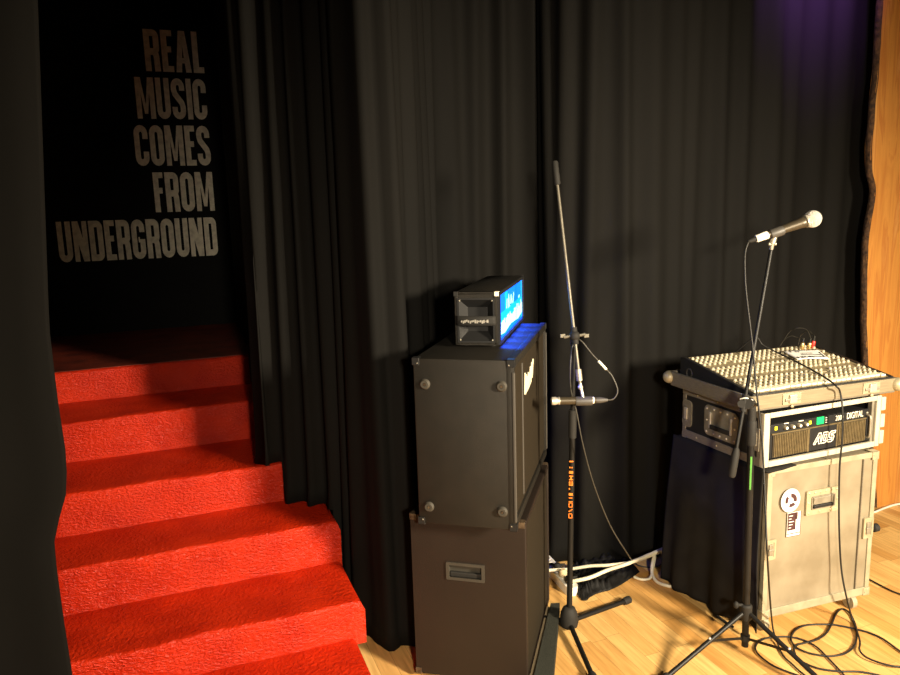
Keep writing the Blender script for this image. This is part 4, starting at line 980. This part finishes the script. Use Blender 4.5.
c6 = MB().tube(k4, .0034, 7).build('signal_cable', 'cable', None, smooth='all'); origin(c6, on_z(880,585)); tag(c6, 'black cable on the floor to the right of the flight case, leaving the picture', 'cable', 'cables around the flight case')
k5 = floor_pts([(862,516), (876,511.5), (886,507.5), (896,504.5), (908,503)], .006)
c7 = MB().tube(k5, .006, 8).build('power_cable', 'white', None, smooth='all'); origin(c7, on_z(886,507.5)); tag(c7, 'white cable on the floor along the foot of the live-edge slab', 'cable')
k6 = floor_pts([(706,600), (709,607), (716,615), (724,621), (733,627)], .008)
c8 = MB().tube(k6, .006, 7).build('power_cable', 'rubber', None, smooth='all'); origin(c8, on_z(716,615)); tag(c8, 'short thick black cable emerging under the black drape behind the tripod hub', 'cable')

# ------------------------------------------------------------------ power strip and white cables by the curtain
pa, pb_ = on_z(577, 590, 0), on_z(545, 565, 0)
pa = on_z(574, 596, .0); pdir = (pb_-pa); pdir.z = 0; pdir = pdir.normalized()
pang = math.atan2(pdir.y, pdir.x)
ps = thing('power_strip', 'white mains power strip with plugs on the floor between speaker stack and boom stand', 'power strip', (pa.x, pa.y, 0), pang)
MB().prism(rrect(0, -.028, .36, .028, .022), (0, .040), lambda a, b, d: Vector((a, b, d))).build('strip_body', 'white', ps, smooth=True)
for k in range(5): MB().lathe([(.021, 0), (.021, .003), (.017, .003), (.016, .001)], (.045+k*.062, 0, .039), (0,0,1), 18).build('socket', 'white', ps, smooth=True)
for k, (m_, lab) in enumerate((('rubber', 'round black mains plug in the power strip nearest the boom stand'), ('beigeplug', 'beige mains plug in the middle of the white power strip'), ('rubber', 'round black mains plug in the power strip nearest the speaker stack'))):
    c = Vector((pa.x, pa.y, .041))+pdir*(.045+k*.062)
    pg = thing('mains_plug', lab, 'plug', c, pang, 'plugs in the power strip')
    MB().lathe([(.0185, 0), (.0195, .006), (.018, .026), (.010, .034)], (0,0,0), (0,0,1), 18).build('plug_body', m_, pg, smooth=True)
    MB().cyl((0, 0, .020), (-.008, -.034, .026), .0075, .005).build('cable_sleeve', m_, pg, smooth=True)
def wc(pts, r, lab, o_):
    c = MB().tube(pts, r, 8).build('power_cable', 'white_cable', None, smooth='all'); origin(c, o_); return tag(c, lab, 'cable', 'white power cables')
wc([on_z(540,572,.05), on_z(552,570,.06), on_z(570,569,.05), on_z(590,566,.075), on_z(610,565,.085), on_z(632,562,.075), on_z(652,555,.07), on_z(672,547,.085), on_z(690,540,.10)], .0075, 'cream power cable leaving the speaker stack level along the curtain foot, the upper of two', on_z(590,566,0))
wc([on_z(568,582,.055), on_z(574,581,.07), on_z(590,577.5,.085), on_z(608,570,.09), on_z(628,563.5,.085), on_z(650,554.5,.085), on_z(672,545,.10), on_z(690,538,.11)], .0085, 'cream power cable rising from the power strip to the black drape, the lower of two', on_z(608,570,0))
wc([on_z(634,577,.008), on_z(642,579.5,.008), on_z(650,578,.010), on_z(653,568,.03), on_z(655,556,.06)], .0065, 'white cable end curving up off the floor from left of the drape', on_z(642,579.5,0))
wc([on_z(655,553,.07), on_z(652.5,563,.05), on_z(652,573,.02), on_z(656,581,.008), on_z(664,585,.008), on_z(674,587,.008)], .0075, 'white cable loop dropping to the floor beside the black drape', on_z(656,581,0))

# ------------------------------------------------------------------ lights
def look(o, t): o.rotation_euler = (Vector(t)-o.location).to_track_quat('-Z', 'Y').to_euler()
def spot(name, loc, tgt, power, col, size, blend=.6, rad=.06):
    l = bpy.data.lights.new(name, 'SPOT'); l.energy = power; l.color = col; l.spot_size = math.radians(size); l.spot_blend = blend; l.shadow_soft_size = rad
    o = bpy.data.objects.new(name, l); COL.objects.link(o); o.location = loc; look(o, tgt); return o
spot('stage_light_right', (2.7, -1.1, 1.95), (1.25, 2.5, .05), 1850, (1, .84, .61), 95, 1, .28)
spot('stage_light_left', (.15, -1.1, 1.92), (2.05, 2.6, .7), 560, (1, .85, .64), 74, 1, .10)
spot('purple_light', (2.98, 2.3, 3.2), (3.02, 2.84, 2.8), 230, (.46, .16, .85), 62, .9, .05)
HM = Matrix.Translation(head.location) @ Matrix.Rotation(.966, 4, 'Z') @ Matrix.Scale(KS, 4)
for k in range(5):
    x_ = .07+.125*k
    spot('panel_lamp', HM @ Vector((x_, -.012, HZ0+.085)), HM @ Vector((x_, -.036, 0)), 10, (.008, .07, 1), 88, .8, .008)
w = bpy.data.worlds.new('room'); S.world = w; w.use_nodes = True
w.node_tree.nodes['Background'].inputs[0].default_value = (.9, .75, .55, 1); w.node_tree.nodes['Background'].inputs[1].default_value = .012
S.view_settings.view_transform = 'Standard'; S.view_settings.look = 'None'; S.view_settings.gamma = 1; S.view_settings.exposure = 0; S.view_settings.use_curve_mapping = False
